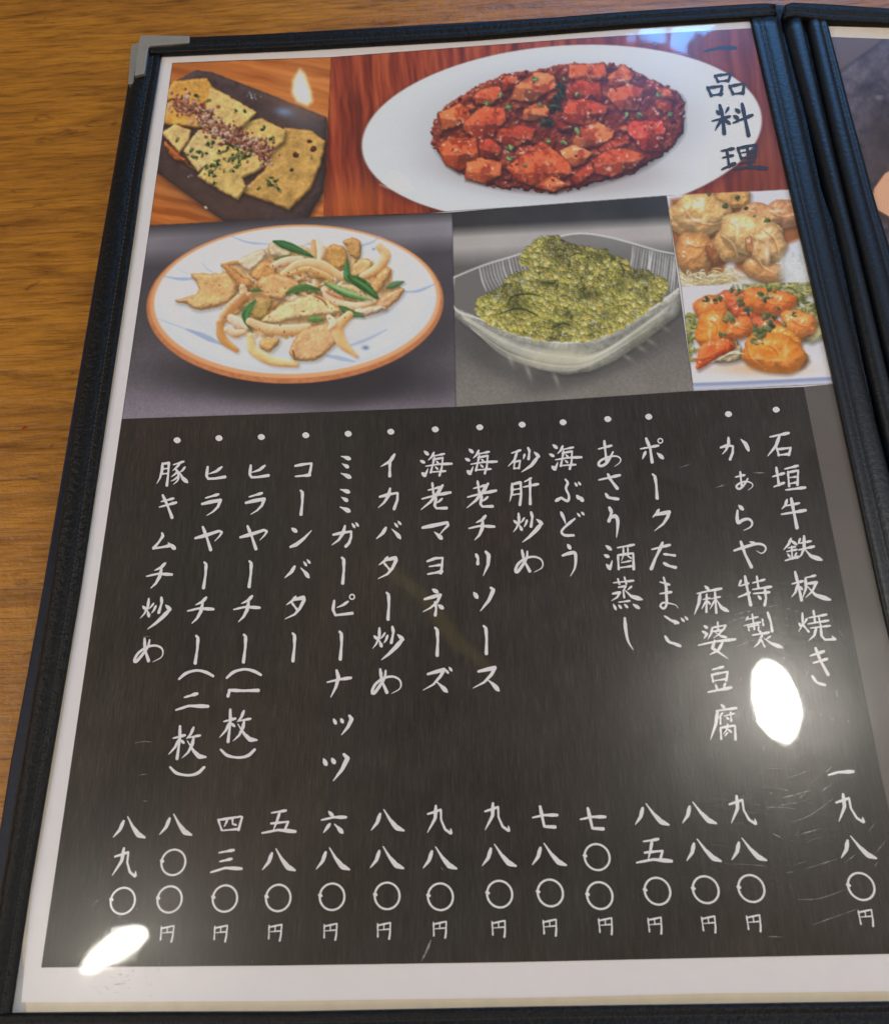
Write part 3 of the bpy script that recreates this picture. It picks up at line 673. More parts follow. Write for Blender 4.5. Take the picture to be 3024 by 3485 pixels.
    G([(860, 478), (940, 452), (1020, 462)], 36); G([(690, 470), (720, 462), (745, 470)], 22, (84, 104, 54)); O([(1035, 462), (1080, 515), (1180, 540), (1270, 520)], 36, (226, 200, 166)); O([(1050, 470), (1090, 490), (1120, 500)], 20, (190, 130, 84))
    L([(1296, 500), (1390, 453), (1408, 480), (1332, 552), (1288, 542)], (214, 166, 118), 13); L([(1180, 560), (1290, 530), (1330, 555), (1230, 585)], (226, 198, 170), 15)
    G([(1145, 322), (1145, 400), (1160, 425)], 36, (62, 112, 62)); G([(1150, 400), (1220, 440), (1290, 502)], 56, (54, 96, 46)); G([(1040, 428), (1130, 468), (1265, 512)], 34, (132, 160, 100), light=(196, 206, 160)); G([(1045, 440), (1150, 492), (1230, 512)], 14, (70, 118, 60))
    G([(1330, 455), (1410, 428)][:1] + [(1370, 438), (1412, 424)], 32, (74, 106, 66)); G([(1108, 540), (1160, 570), (1222, 588)], 36)
    L([(743, 602), (850, 528), (960, 490), (1030, 500), (1114, 560), (1050, 582), (900, 602), (800, 627)], (224, 194, 142), 16); O([(990, 490), (1030, 510), (1050, 535)], 10, (150, 90, 60))
    O([(600, 595), (640, 620), (670, 640)], 50, (226, 206, 184)); G([(715, 512), (668, 580), (695, 652)], 40, (64, 112, 60)); G([(960, 605), (1000, 600), (1034, 606)], 30, (84, 128, 66))
    L([(738, 700), (830, 690), (792, 748), (740, 742)], (214, 168, 104), 17); O([(688, 612), (780, 648), (900, 650), (960, 636)], 48, (222, 186, 140)); O([(690, 680), (705, 745), (790, 795), (905, 812)], 44, (226, 196, 136))
    O([(580, 650), (620, 668), (660, 660)], 36, (216, 192, 160)); L([(878, 740), (930, 658), (1030, 628), (1094, 650), (1102, 700), (1050, 752), (1000, 792), (898, 792)], (212, 168, 118), 18); O([(890, 745), (896, 770), (900, 790)], 8, (120, 70, 34))
    O([(1155, 580), (1102, 640), (1122, 712), (1188, 772)], 52, (222, 180, 120), prof=[.7, 1, .9, .3]); O([(1060, 590), (1080, 620), (1066, 640)], 34, (232, 212, 180))
    specks(Z3((860, 500)), (260, 130), 60, [(150, 84, 40), (126, 70, 34), (178, 110, 60)], 2.4, 66)

def paint_grapes():
    studio_ground(Q4, (50, 48, 47), (168, 164, 160), (92, 89, 86), (124, 119, 112), .20, .98, 18)
    glow(*Z4((700, 800)), 260, 60, (62, 60, 58), .6, -22, 4); glow(*Z4((250, 780)), 200, 70, (70, 67, 66), .6, 28, 4)
    for i, (x, y) in enumerate([(960, 650), (900, 710), (380, 850), (500, 880), (300, 790), (860, 740), (800, 780)]):
        glow(*Z4((x, y)), 30, 7, (176, 172, 160), .5, 35 if x > 600 else 70)
    rim = [(55, 440), (190, 385), (350, 335), (470, 280), (540, 256), (620, 248), (720, 262), (830, 290), (940, 322), (1045, 350), (1054, 420), (1050, 478), (950, 555), (870, 600), (760, 665), (640, 715), (500, 722), (330, 690), (180, 625), (58, 572)]
    fill(Z4.all(rim), (112, 110, 106), 5, .75)
    body = [(56, 565), (180, 622), (330, 690), (500, 722), (640, 712), (760, 665), (870, 600), (1050, 474), (1056, 500), (1035, 600), (880, 722), (760, 800), (650, 850), (540, 864), (430, 842), (300, 780), (160, 690), (58, 612)]
    lump(Z4.all(body), (132, 131, 122), (104, 103, 96), (172, 171, 160), 24, 92, .25, 22, .2, shadow=.35, wob=3)
    r = random.Random(9)
    for k in range(26):
        t = k / 25; o = r.uniform(.15, .5); a = r.uniform(-8, 10)
        stroke(Z4.all([(80 + t * 60, 590 + t * 80 + a), (330 - t * 40, 720 + t * 70), (520, 760 + t * 90), (700 - t * 30, 760 + t * 50), (1020 - t * 120, 540 + t * 130 + a)]), r.uniform(3, 8), r.choice([(214, 214, 198), (190, 190, 172), (130, 130, 118), (224, 222, 208)]), shade=False, shadow=0, op=o * .8)
    glow(*Z4((520, 790)), 150, 36, (206, 202, 170), .5, 0, 3); glow(*Z4((870, 700)), 70, 30, (120, 124, 96), .35, -32)
    for k in range(15):    # ribbed glass of the far sides
        x = 168 + k * 14; y0 = 398 - k * 5; stroke(Z4.all([(x, y0), (x + 12, y0 + 55), (x + 34 + r.uniform(-4, 4), 500 - k * 4)]), r.uniform(3, 7), (206, 206, 204), shade=False, shadow=0, op=r.uniform(.4, .9), soft=4)
    for k in range(18):
        x = 836 + k * 12; stroke(Z4.all([(x, 305 + k * 3), (x - 6 + r.uniform(-3, 3), 360 + k * 3), (x - 16, 410 + k * 6)]), r.uniform(3, 7), (208, 208, 206), shade=False, shadow=0, op=r.uniform(.4, .95), soft=4)
    stroke(Z4.all(rim[:12]), 6, (206, 206, 202), shade=False, shadow=0, op=.85, prof=[1, 1], soft=3); stroke(Z4.all(rim[11:] + [rim[0]]), 7, (214, 214, 204), shade=False, shadow=0, op=.8, prof=[1, 1])
    md = [(150, 570), (190, 525), (250, 490), (300, 445), (390, 405), (395, 385), (345, 372), (380, 320), (410, 288), (488, 262), (560, 290), (640, 318), (720, 330), (800, 372), (800, 400), (880, 410), (982, 470), (960, 522), (860, 592), (760, 662), (620, 712), (500, 714), (330, 682), (200, 622)]
    mp = np.array(Z4.all(md)); fill(mp, (78, 82, 30), 8)
    w = win(*mp.min(0), *mp.max(0)); dens = vnoise(GX[w], GY[w], 70, 4, 3); sd = sdpoly(GX[w], GY[w], mp)
    y0, x0 = w[0].start, w[1].start; cand = []
    while len(cand) < 2000:
        x, y = r.uniform(mp[:, 0].min(), mp[:, 0].max()), r.uniform(mp[:, 1].min(), mp[:, 1].max())
        j, i = int((y - OY) * SC) - y0, int((x - OX) * SC) - x0
        if 0 <= j < sd.shape[0] and 0 <= i < sd.shape[1] and sd[j, i] > -7 and dens[j, i] + r.uniform(-.10, .10) > .40: cand.append((y + r.uniform(-50, 50), x, y, dens[j, i], sd[j, i]))
    bed = []
    while len(bed) < 1500:
        x, y = r.uniform(mp[:, 0].min(), mp[:, 0].max()), r.uniform(mp[:, 1].min(), mp[:, 1].max()); j, i = int((y - OY) * SC) - y0, int((x - OX) * SC) - x0
        if 0 <= j < sd.shape[0] and 0 <= i < sd.shape[1] and sd[j, i] > 0: bed.append((-9e9, x, y, .06 + .25 * dens[j, i], sd[j, i]))
    cand += bed; cand.sort()
    for k, (_, x, y, dn, s) in enumerate(cand):
        R = r.uniform(6.6, 9.6); b = 1.02 + .95 * (dn - .38) + r.uniform(-.13, .13)
        b += r.uniform(-.2, .2) + .12; b += .18 * math.exp(-((y - 1080) / 60) ** 2)
        c = np.array(r.choice([(184, 177, 92), (170, 167, 76), (200, 192, 120), (150, 147, 62), (178, 161, 78)]), float) * np.clip(b, .42, 1.45)
        q = win(x - R - 2, y - R - 2, x + R + 2, y + R + 2)
        if q is None: continue
        dx, dy = (GX[q] - x) / R, (GY[q] - y) / R; rr = np.sqrt(dx * dx + dy * dy)
        sh = np.clip(.60 + .42 * (rr ** 2) * .55 + .35 * (dy) * .7, .4, 1.25); sh = np.where(rr > .80, sh * .70, sh)
        hl = np.exp(-((dx + .28) ** 2 + (dy + .34) ** 2) / .07)
        col = c * sh[..., None]; col = col + (np.array([240, 236, 200]) - col) * (hl * .8)[..., None]
        put(q, np.clip((1 - rr) * R / 2 + .5, 0, 1), col)
    for x, y, rx, ry in ((640, 520, 40, 26), (780, 470, 26, 34), (470, 470, 60, 14), (330, 560, 56, 44), (520, 650, 60, 16), (720, 600, 34, 20), (880, 440, 36, 20), (690, 350, 30, 20), (450, 400, 50, 10), (560, 600, 60, 16)):
        glow(*Z4((x, y)), rx * .78, ry * .78, (48, 54, 20), .5, 10, 2)
    for pts in ([(290, 560), (310, 525), (370, 512), (430, 520)], [(250, 600), (340, 575), (420, 605)], [(560, 350), (590, 335), (620, 340)], [(440, 460), (490, 465), (500, 450)], [(780, 380), (796, 410), (790, 440)], [(480, 665), (530, 640), (570, 650)]):
        stroke(Z4.all(pts), 6, (40, 46, 24), shade=False, shadow=0, op=.8)
    for x, y in ((362, 462), (890, 465), (920, 540), (470, 345), (660, 640), (540, 690), (850, 590), (250, 525)): specks(Z4((x, y)), (10, 7), 6, [(214, 218, 206), (196, 204, 180)], 3.2, x)

def blobs(Zk, items, seed):
    for i, (x, y, rx, ry, ang, c) in enumerate(items):
        a = np.linspace(0, 2 * math.pi, 15)[:-1]; g = math.radians(ang); r = random.Random(seed + i)
        p = [(x + rx * q * math.cos(t) * math.cos(g) - ry * q * math.sin(t) * math.sin(g), y + rx * q * math.cos(t) * math.sin(g) + ry * q * math.sin(t) * math.cos(g)) for t in a for q in [r.uniform(.88, 1.08)]]
        c = np.array(c, float); k = min(rx, ry) * .78 * .75
        lump(Zk.all(p), c, c * .62 + [0, 6, 6], np.minimum(255, c * 1.08 + 20), k * 1.1, seed * 10 + i, .62, 30, .9, edge=c * .76, shadow=.5, wob=4.5)

def paint_mayo():
    fill(Q5, (206, 206, 218), 3); glow(*Z4((1150, 75)), 100, 20, (226, 228, 236), .8)
    glow(*Z4((1430, 480)), 300, 50, (190, 186, 184), .7)
    r = random.Random(3)
    glow(*Z4((1150, 440)), 130, 40, (206, 190, 140), .9, 0, 4)
    for q in ([(1000, 100), (1250, 60), (1320, 110), (1280, 260), (1230, 420), (1060, 430), (1000, 300)], [(1290, 170), (1590, 120), (1590, 260), (1500, 300), (1490, 420), (1380, 450), (1280, 400)]): fill(Z4.all(q), (150, 92, 50), 16)
    blobs(Z4, [(1010, 170, 46, 46, 0, (206, 156, 96)), (1275, 92, 80, 50, 0, (204, 152, 86)), (1505, 160, 130, 64, -8, (190, 134, 90)), (1390, 168, 90, 52, 10, (204, 150, 100)), (1240, 185, 46, 60, 0, (164, 108, 66)), (1120, 215, 122, 56, 0, (206, 158, 100)), (1132, 160, 128, 92, 8, (218, 172, 108)), (1105, 335, 94, 98, 10, (202, 142, 80)), (1200, 325, 50, 60, 0, (158, 98, 54)), (1410, 400, 100, 66, 10, (200, 144, 88)), (1270, 300, 84, 76, 20, (212, 164, 102)), (1350, 245, 140, 92, 12, (220, 176, 114)), (1435, 290, 66, 92, -20, (216, 170, 112)), (1352, 305, 26, 46, -20, (172, 114, 70)), (1395, 330, 40, 56, -24, (212, 166, 108))], 71)
    for pts in ([(1050, 130), (1090, 190), (1170, 215), (1240, 200)], [(1215, 260), (1265, 300), (1290, 360)], [(1345, 260), (1360, 310), (1350, 360)], [(1400, 230), (1450, 280), (1470, 350)], [(1060, 290), (1110, 310), (1170, 300)], [(1420, 150), (1480, 180), (1560, 170)], [(1370, 360), (1400, 400), (1450, 430)]):
        stroke(Z4.all(pts), 8, (164, 104, 56), shade=False, shadow=0, op=.55, soft=6, prof=[.2, 1, .8, .2])
        stroke([(x + 4, y - 6) for x, y in Z4.all(pts)], 4, (250, 226, 182), shade=False, shadow=0, op=.55, soft=4, prof=[.2, 1, .8, .2])
    glow(*Z4((1545, 395)), 62, 58, (200, 206, 204), .95, -30, 5)
    for k in range(34):
        x, y, a = r.gauss(1545, 32), r.gauss(395, 30), r.uniform(0, 3.1)
        stroke(Z4.all([(x, y), (x + 16 * math.cos(a), y + 16 * math.sin(a)), (x + 30 * math.cos(a + .5), y + 30 * math.sin(a + .5))]), r.uniform(3, 8), r.choice([(214, 218, 216), (184, 192, 192), (226, 228, 224), (168, 180, 180)]), shade=False, shadow=0, op=.6, soft=4)
    for k in range(95):
        x, y = r.gauss(1150, 75), r.gauss(445, 20); a = r.uniform(0, 3.1)
        stroke(Z4.all([(x, y), (x + 22 * math.cos(a), y + 9 * math.sin(a) - 6), (x + 44 * math.cos(a), y + 14 * math.sin(a))]), 4.5, r.choice([(222, 212, 168), (204, 186, 130), (236, 228, 196), (188, 160, 100)]), shadow=.15)
    for x, y, s in ((1290, 95, 12), (1238, 130, 14), (1418, 190, 13), (1330, 140, 9), (1165, 75, 10), (1362, 175, 6)): specks(Z4((x, y)), (s * .6, s * .5), 4, [(84, 104, 50), (58, 80, 40), (112, 126, 66)], s * .45, x)
    for x, y, rx, ry in ((1118, 122, 14, 10), (1135, 130, 8, 18), (1330, 215, 34, 6), (1420, 330, 9, 34), (1110, 190, 40, 6), (1290, 240, 6, 22), (1400, 260, 20, 5), (1080, 290, 14, 6), (1460, 150, 26, 5)): glow(*Z4((x, y)), rx, ry, (250, 228, 196), .75)

def paint_chili():
    fill(Q6, (204, 204, 210), 3); glow(*Z4((1400, 860)), 330, 50, (220, 220, 224), .8, -3); glow(*Z4((1380, 600)), 250, 180, (204, 196, 186), .5)
    r = random.Random(6); LT = [(150, 150, 78), (132, 134, 64), (168, 164, 98), (112, 118, 54), (178, 172, 112)]
    for k in range(170):
        if k < 130: x, y = r.uniform(1320, 1660), r.gauss(540, 55) - 20 * (k % 2)
        else: x, y = r.gauss(1090, 26), r.gauss(670, 50)
        if x < 1470 and y > 500 and k < 130: y = r.uniform(462, 505)
        a = r.uniform(0, 6.28); stroke(Z4.all([(x, y), (x + 26 * math.cos(a), y + 16 * math.sin(a)), (x + 50 * math.cos(a + .8), y + 40 * math.sin(a + .8)), (x + 62 * math.cos(a + .3), y + 60 * math.sin(a + .3))]), r.uniform(6, 15), LT[k % 5], seed=k, shadow=.3, grain=.4, prof=[.4, 1, .7, .3])
    lump(Z4.all([(1260, 690), (1310, 760), (1300, 800), (1200, 810), (1150, 760)]), (206, 190, 150), seed=2)
    blobs(Z4, [(1620, 690, 60, 30, -12, (206, 200, 150))], 84)
    glow(*Z4((1400, 840)), 150, 22, (222, 160, 96), .6)
    blobs(Z4, [(1270, 540, 110, 48, -6, (214, 104, 52)), (1175, 575, 76, 54, 10, (222, 122, 56)), (1330, 590, 80, 44, 10, (200, 88, 44)), (1428, 545, 120, 64, 6, (232, 116, 46)), (1400, 660, 90, 54, 0, (206, 100, 52)), (1560, 690, 56, 32, -20, (230, 146, 76)), (1555, 640, 84, 60, 10, (230, 134, 62)), (1190, 665, 84, 96, 14, (232, 132, 46)), (1235, 735, 50, 42, 0, (212, 100, 46)), (1298, 660, 70, 46, -16, (226, 120, 52)), (1375, 735, 56, 40, 0, (192, 84, 46)), (1560, 800, 44, 30, -20, (230, 138, 50)), (1490, 700, 80, 46, 20, (234, 146, 58)), (1442, 768, 140, 92, 10, (236, 136, 44))], 91)
    for pts in ([(1395, 735), (1440, 745), (1470, 785), (1440, 815)], [(1330, 740), (1345, 790), (1395, 835)], [(1150, 620), (1200, 650), (1195, 715)], [(1385, 520), (1430, 555), (1500, 560)], [(1520, 620), (1560, 650), (1600, 655)], [(1270, 640), (1300, 665), (1335, 668)], [(1480, 830), (1530, 800), (1555, 760)]):
        stroke(Z4.all(pts), 7, (186, 84, 34), shade=False, shadow=0, op=.6, soft=5, prof=[.2, 1, .8, .2])
        stroke([(x + 4, y - 5) for x, y in Z4.all(pts)], 4, (250, 186, 112), shade=False, shadow=0, op=.6, soft=4, prof=[.2, 1, .8, .2])
    lump(Z4.all([(1112, 838), (1118, 775), (1150, 725), (1240, 720), (1266, 752), (1200, 790), (1140, 830)]), (218, 98, 44), (150, 56, 26), seed=7, spec=.8)
    stroke(Z4.all([(1095, 795), (1150, 790), (1210, 760)]), 9, (220, 110, 50)); stroke(Z4.all([(1210, 800), (1270, 765), (1320, 775)]), 6, (230, 216, 180)); stroke(Z4.all([(1180, 810), (1250, 775), (1300, 770)]), 4, (236, 222, 190))
    for x, y, s in ((1410, 520, 34), (1440, 500, 20), (1285, 500, 26), (1200, 530, 24), (1150, 535, 18), (1300, 550, 24), (1430, 620, 30), (1380, 670, 40), (1415, 650, 32), (1255, 625, 30), (1340, 585, 26), (1495, 640, 18), (1465, 570, 14), (1380, 715, 26), (1225, 690, 18), (1540, 600, 14)):
        for k in range(5):
            a = r.uniform(0, 6.28); q = Z4((x + math.cos(a) * s * .6, y + math.sin(a) * s * .5)); specks(q, (s * .25, s * .2), 2, [(98, 116, 56), (70, 92, 44), (128, 140, 84), (84, 104, 62), (150, 156, 104)], s * .27, int(x * 3 + k), True)
    for x, y, rx, ry in ((1400, 720, 40, 6), (1500, 760, 8, 30), (1440, 520, 30, 5), (1550, 620, 24, 6), (1190, 620, 24, 6), (1170, 690, 6, 26), (1290, 645, 16, 5), (1380, 790, 20, 6), (1460, 800, 30, 5)): glow(*Z4((x, y)), rx, ry, (250, 206, 150), .6)
    fill(Z4.all([(1098, 900), (1300, 893), (1500, 884), (1720, 872), (1730, 960), (1099, 960)]), (140, 152, 184), 5)
    fill(Z4.all([(1098, 915), (1300, 908), (1500, 899), (1720, 887), (1730, 960), (1099, 960)]), (186, 192, 206), 7)
    fill(Z4.all([(1098, 930), (1300, 922), (1500, 913), (1720, 902), (1730, 970), (1099, 970)]), (176, 166, 168), 7)

QR = [(2790, 126), (3070, 131), (3095, 1300), (3060, 1300)]
def paint_right():
    w = win(2740, 100, 3100, 1480); X, Y = GX[w], GY[w]
    n = vnoise(X, Y, 60, 31, 5); n2 = vnoise(X, Y, 14, 32, 3)
    CN[w] = np.array([84, 74, 80]) + (n[..., None] - .5) * np.array([90, 84, 88]) + (n2[..., None] - .5) * 34
    fill([(2780, 100), (3060, 100), (3060, 100), (3009, 132), (2862, 237), (2810, 270)], (98, 82, 80), 5)
    fill([(2790, 280), (2862, 232), (3009, 128), (3024, 128), (2870, 244), (2800, 300)], (60, 50, 50), 6, .6)
    glow(3010, 480, 60, 120, (58, 46, 44), .8, -20); glow(2960, 560, 60, 60, (72, 58, 54), .6); glow(2990, 330, 16, 10, (150, 140, 150), .6)
    fill([(2962, 700), (2974, 640), (3010, 590), (3100, 540), (3100, 760), (3030, 740)], (222, 160, 126), 6); fill([(2965, 705), (3030, 742), (3100, 765), (3100, 790), (3020, 765)], (70, 50, 46), 8)

def inkmesh(name, Q, corner, label, parent, z=ZP + .00012, pad=0):
    """Grid over the print's quadrangle (corner: its four corner points), cut by nothing, ink sampled from the painting."""
    a, b, c, d = [np.array(q, float) for q in corner]
    nx = max(2, int(np.linalg.norm(b - a) / 2.6)); ny = max(2, int(np.linalg.norm(d - a) / 2.6))
    s, t = np.meshgrid(np.linspace(0, 1, nx + 1), np.linspace(0, 1, ny + 1))
    def edge(p, q, u): return np.stack([np.interp(u, np.linspace(0, 1, len(p)), np.array(p)[:, i]) for i in range(2)], -1)
    top, bot, lef, rig = Q
    T, B = edge(resample(top, 60), 0, s), edge(resample(bot, 60), 0, s); Lf, Rg = edge(resample(lef, 60), 0, t), edge(resample(rig, 60), 0, t)
    s_, t_ = s[..., None], t[..., None]
    G = (1 - t_) * T + t_ * B + (1 - s_) * Lf + s_ * Rg - ((1 - s_) * (1 - t_) * a + s_ * (1 - t_) * b + s_ * t_ * c + (1 - s_) * t_ * d)
    X, Y = G[..., 0], G[..., 1]
    V = PV(X, Y, z).reshape(-1, 3)
    fx = np.clip((X - OX) * SC, 0, CN.shape[1] - 1.01); fy = np.clip((Y - OY) * SC, 0, CN.shape[0] - 1.01)
    ix, iy = fx.astype(int), fy.astype(int); u, v = (fx - ix)[..., None], (fy - iy)[..., None]
    C = (CN[iy, ix] * (1 - u) + CN[iy, ix + 1] * u) * (1 - v) + (CN[iy + 1, ix] * (1 - u) + CN[iy + 1, ix + 1] * u) * v
    C = np.clip(lin(np.clip(C, 0, 255)) * INKGAIN, .004, .88).reshape(-1, 3)
    i, j = np.meshgrid(np.arange(nx), np.arange(ny)); k = (j * (nx + 1) + i).ravel()
    Fq = np.stack([k, k + nx + 1, k + nx + 2, k + 1], 1)
    me = bpy.data.meshes.new(name); me.vertices.add(len(V)); me.vertices.foreach_set('co', V.ravel())
    me.loops.add(Fq.size); me.loops.foreach_set('vertex_index', Fq.ravel().astype(np.int32))
    me.polygons.add(len(Fq)); me.polygons.foreach_set('loop_start', np.arange(0, Fq.size, 4, dtype=np.int32))
    at = me.color_attributes.new('ink', 'FLOAT_COLOR', 'POINT')
    at.data.foreach_set('color', np.c_[C, np.ones(len(C))].ravel().astype(np.float32))
    me.update(calc_edges=True); me.validate()
    o = link(name, me, M['photo'], parent); o['label'] = label
    return o

INKGAIN = 1.35
paint_right()
for q, paint in ((Q1, paint_pancake), (Q2, paint_mapo), (Q3, paint_plate), (Q4, paint_grapes), (Q5, paint_mayo), (Q6, paint_chili)):
    clip_to(q); paint()
CB = CN.copy()                                # the soft dot of a print
for dy, dx, k in ((0, 1, .05), (0, -1, .05), (1, 0, .05), (-1, 0, .05)): CB = CB + np.roll(CN, (dy, dx), (0, 1)) * k
CN = CB / 1.20
inkmesh('printed_photo', ([(586, 213), (800, 204), (1127, 193)], [(509, 767), (800, 752), (1101, 737)], [(586, 213), (509, 767)], [(1127, 193), (1101, 737)]), [(586, 213), (1127, 193), (1101, 737), (509, 767)], 'printed photo of flat savoury pancake slices on a dark tray', page)
inkmesh('printed_photo', ([(1127, 193), (1600, 157), (1957, 130), (2261, 112), (2640, 90)], [(1101, 737), (1355, 731), (1750, 704), (2268, 665), (2745, 641)], [(1127, 193), (1101, 737)], [(2640, 90), (2745, 641)]), [(1127, 193), (2640, 90), (2745, 641), (1101, 737)], 'printed photo of spicy red tofu on a white oval plate', page)
inkmesh('printed_photo', ([(509, 767), (1100, 737), (1538, 722)], [(414, 1427), (1000, 1407), (1550, 1386)], [(509, 767), (414, 1427)], [(1538, 722), (1550, 1386)]), [(509, 767), (1538, 722), (1550, 1386), (414, 1427)], 'printed photo of stir fry with onions on an orange rimmed plate', page)
inkmesh('printed_photo', ([(1538, 722), (1750, 704), (2267, 665)], [(1551, 1386), (2359, 1331)], [(1538, 722), (1551, 1386)], [(2267, 665), (2359, 1331)]), [(1538, 722), (2267, 665), (2359, 1331), (1551, 1386)], 'printed photo of green sea grapes in a glass bowl', page)
inkmesh('printed_photo', ([(2267, 665), (2745, 641)], [(2316, 973), (2815, 958)], [(2267, 665), (2316, 973)], [(2745, 641), (2815, 958)]), [(2267, 665), (2745, 641), (2815, 958), (2316, 973)], 'printed photo of golden glazed prawns', page)
inkmesh('printed_photo', ([(2316, 973), (2815, 958)], [(2359, 1331), (2880, 1303)], [(2316, 973), (2359, 1331)], [(2815, 958), (2880, 1303)]), [(2316, 973), (2815, 958), (2880, 1303), (2359, 1331)], 'printed photo of orange chilli prawns with scallions', page)

# the facing page, mostly outside the picture
page_r = polysheet('menu_page', [(2790, 88), (3024, 94), (4100, 150), (4440, 3380), (3440, 3410), (3070, 1300)], ZP, M['cream'], menu)
polysheet('printed_panel', [(3040, 133), (3950, 185), (4250, 3260), (3425, 3290), (3086, 1420), (3000, 900)], ZP + .00006, m_plain('printed_dark_stone', (.085, .066, .072), .65, .5, 40), page_r)
page_r['label'] = 'facing page at the right edge, cream margin over a dark stone photo'
inkmesh('printed_photo', ([(2780, 123), (3095, 134)], [(3040, 1300), (3095, 1300)], [(2780, 123), (3040, 1300)], [(3095, 134), (3095, 1300)]), [(2780, 123), (3095, 134), (3095, 1300), (3040, 1300)], 'printed photo of a pink plate by a dark stone wall', page_r)

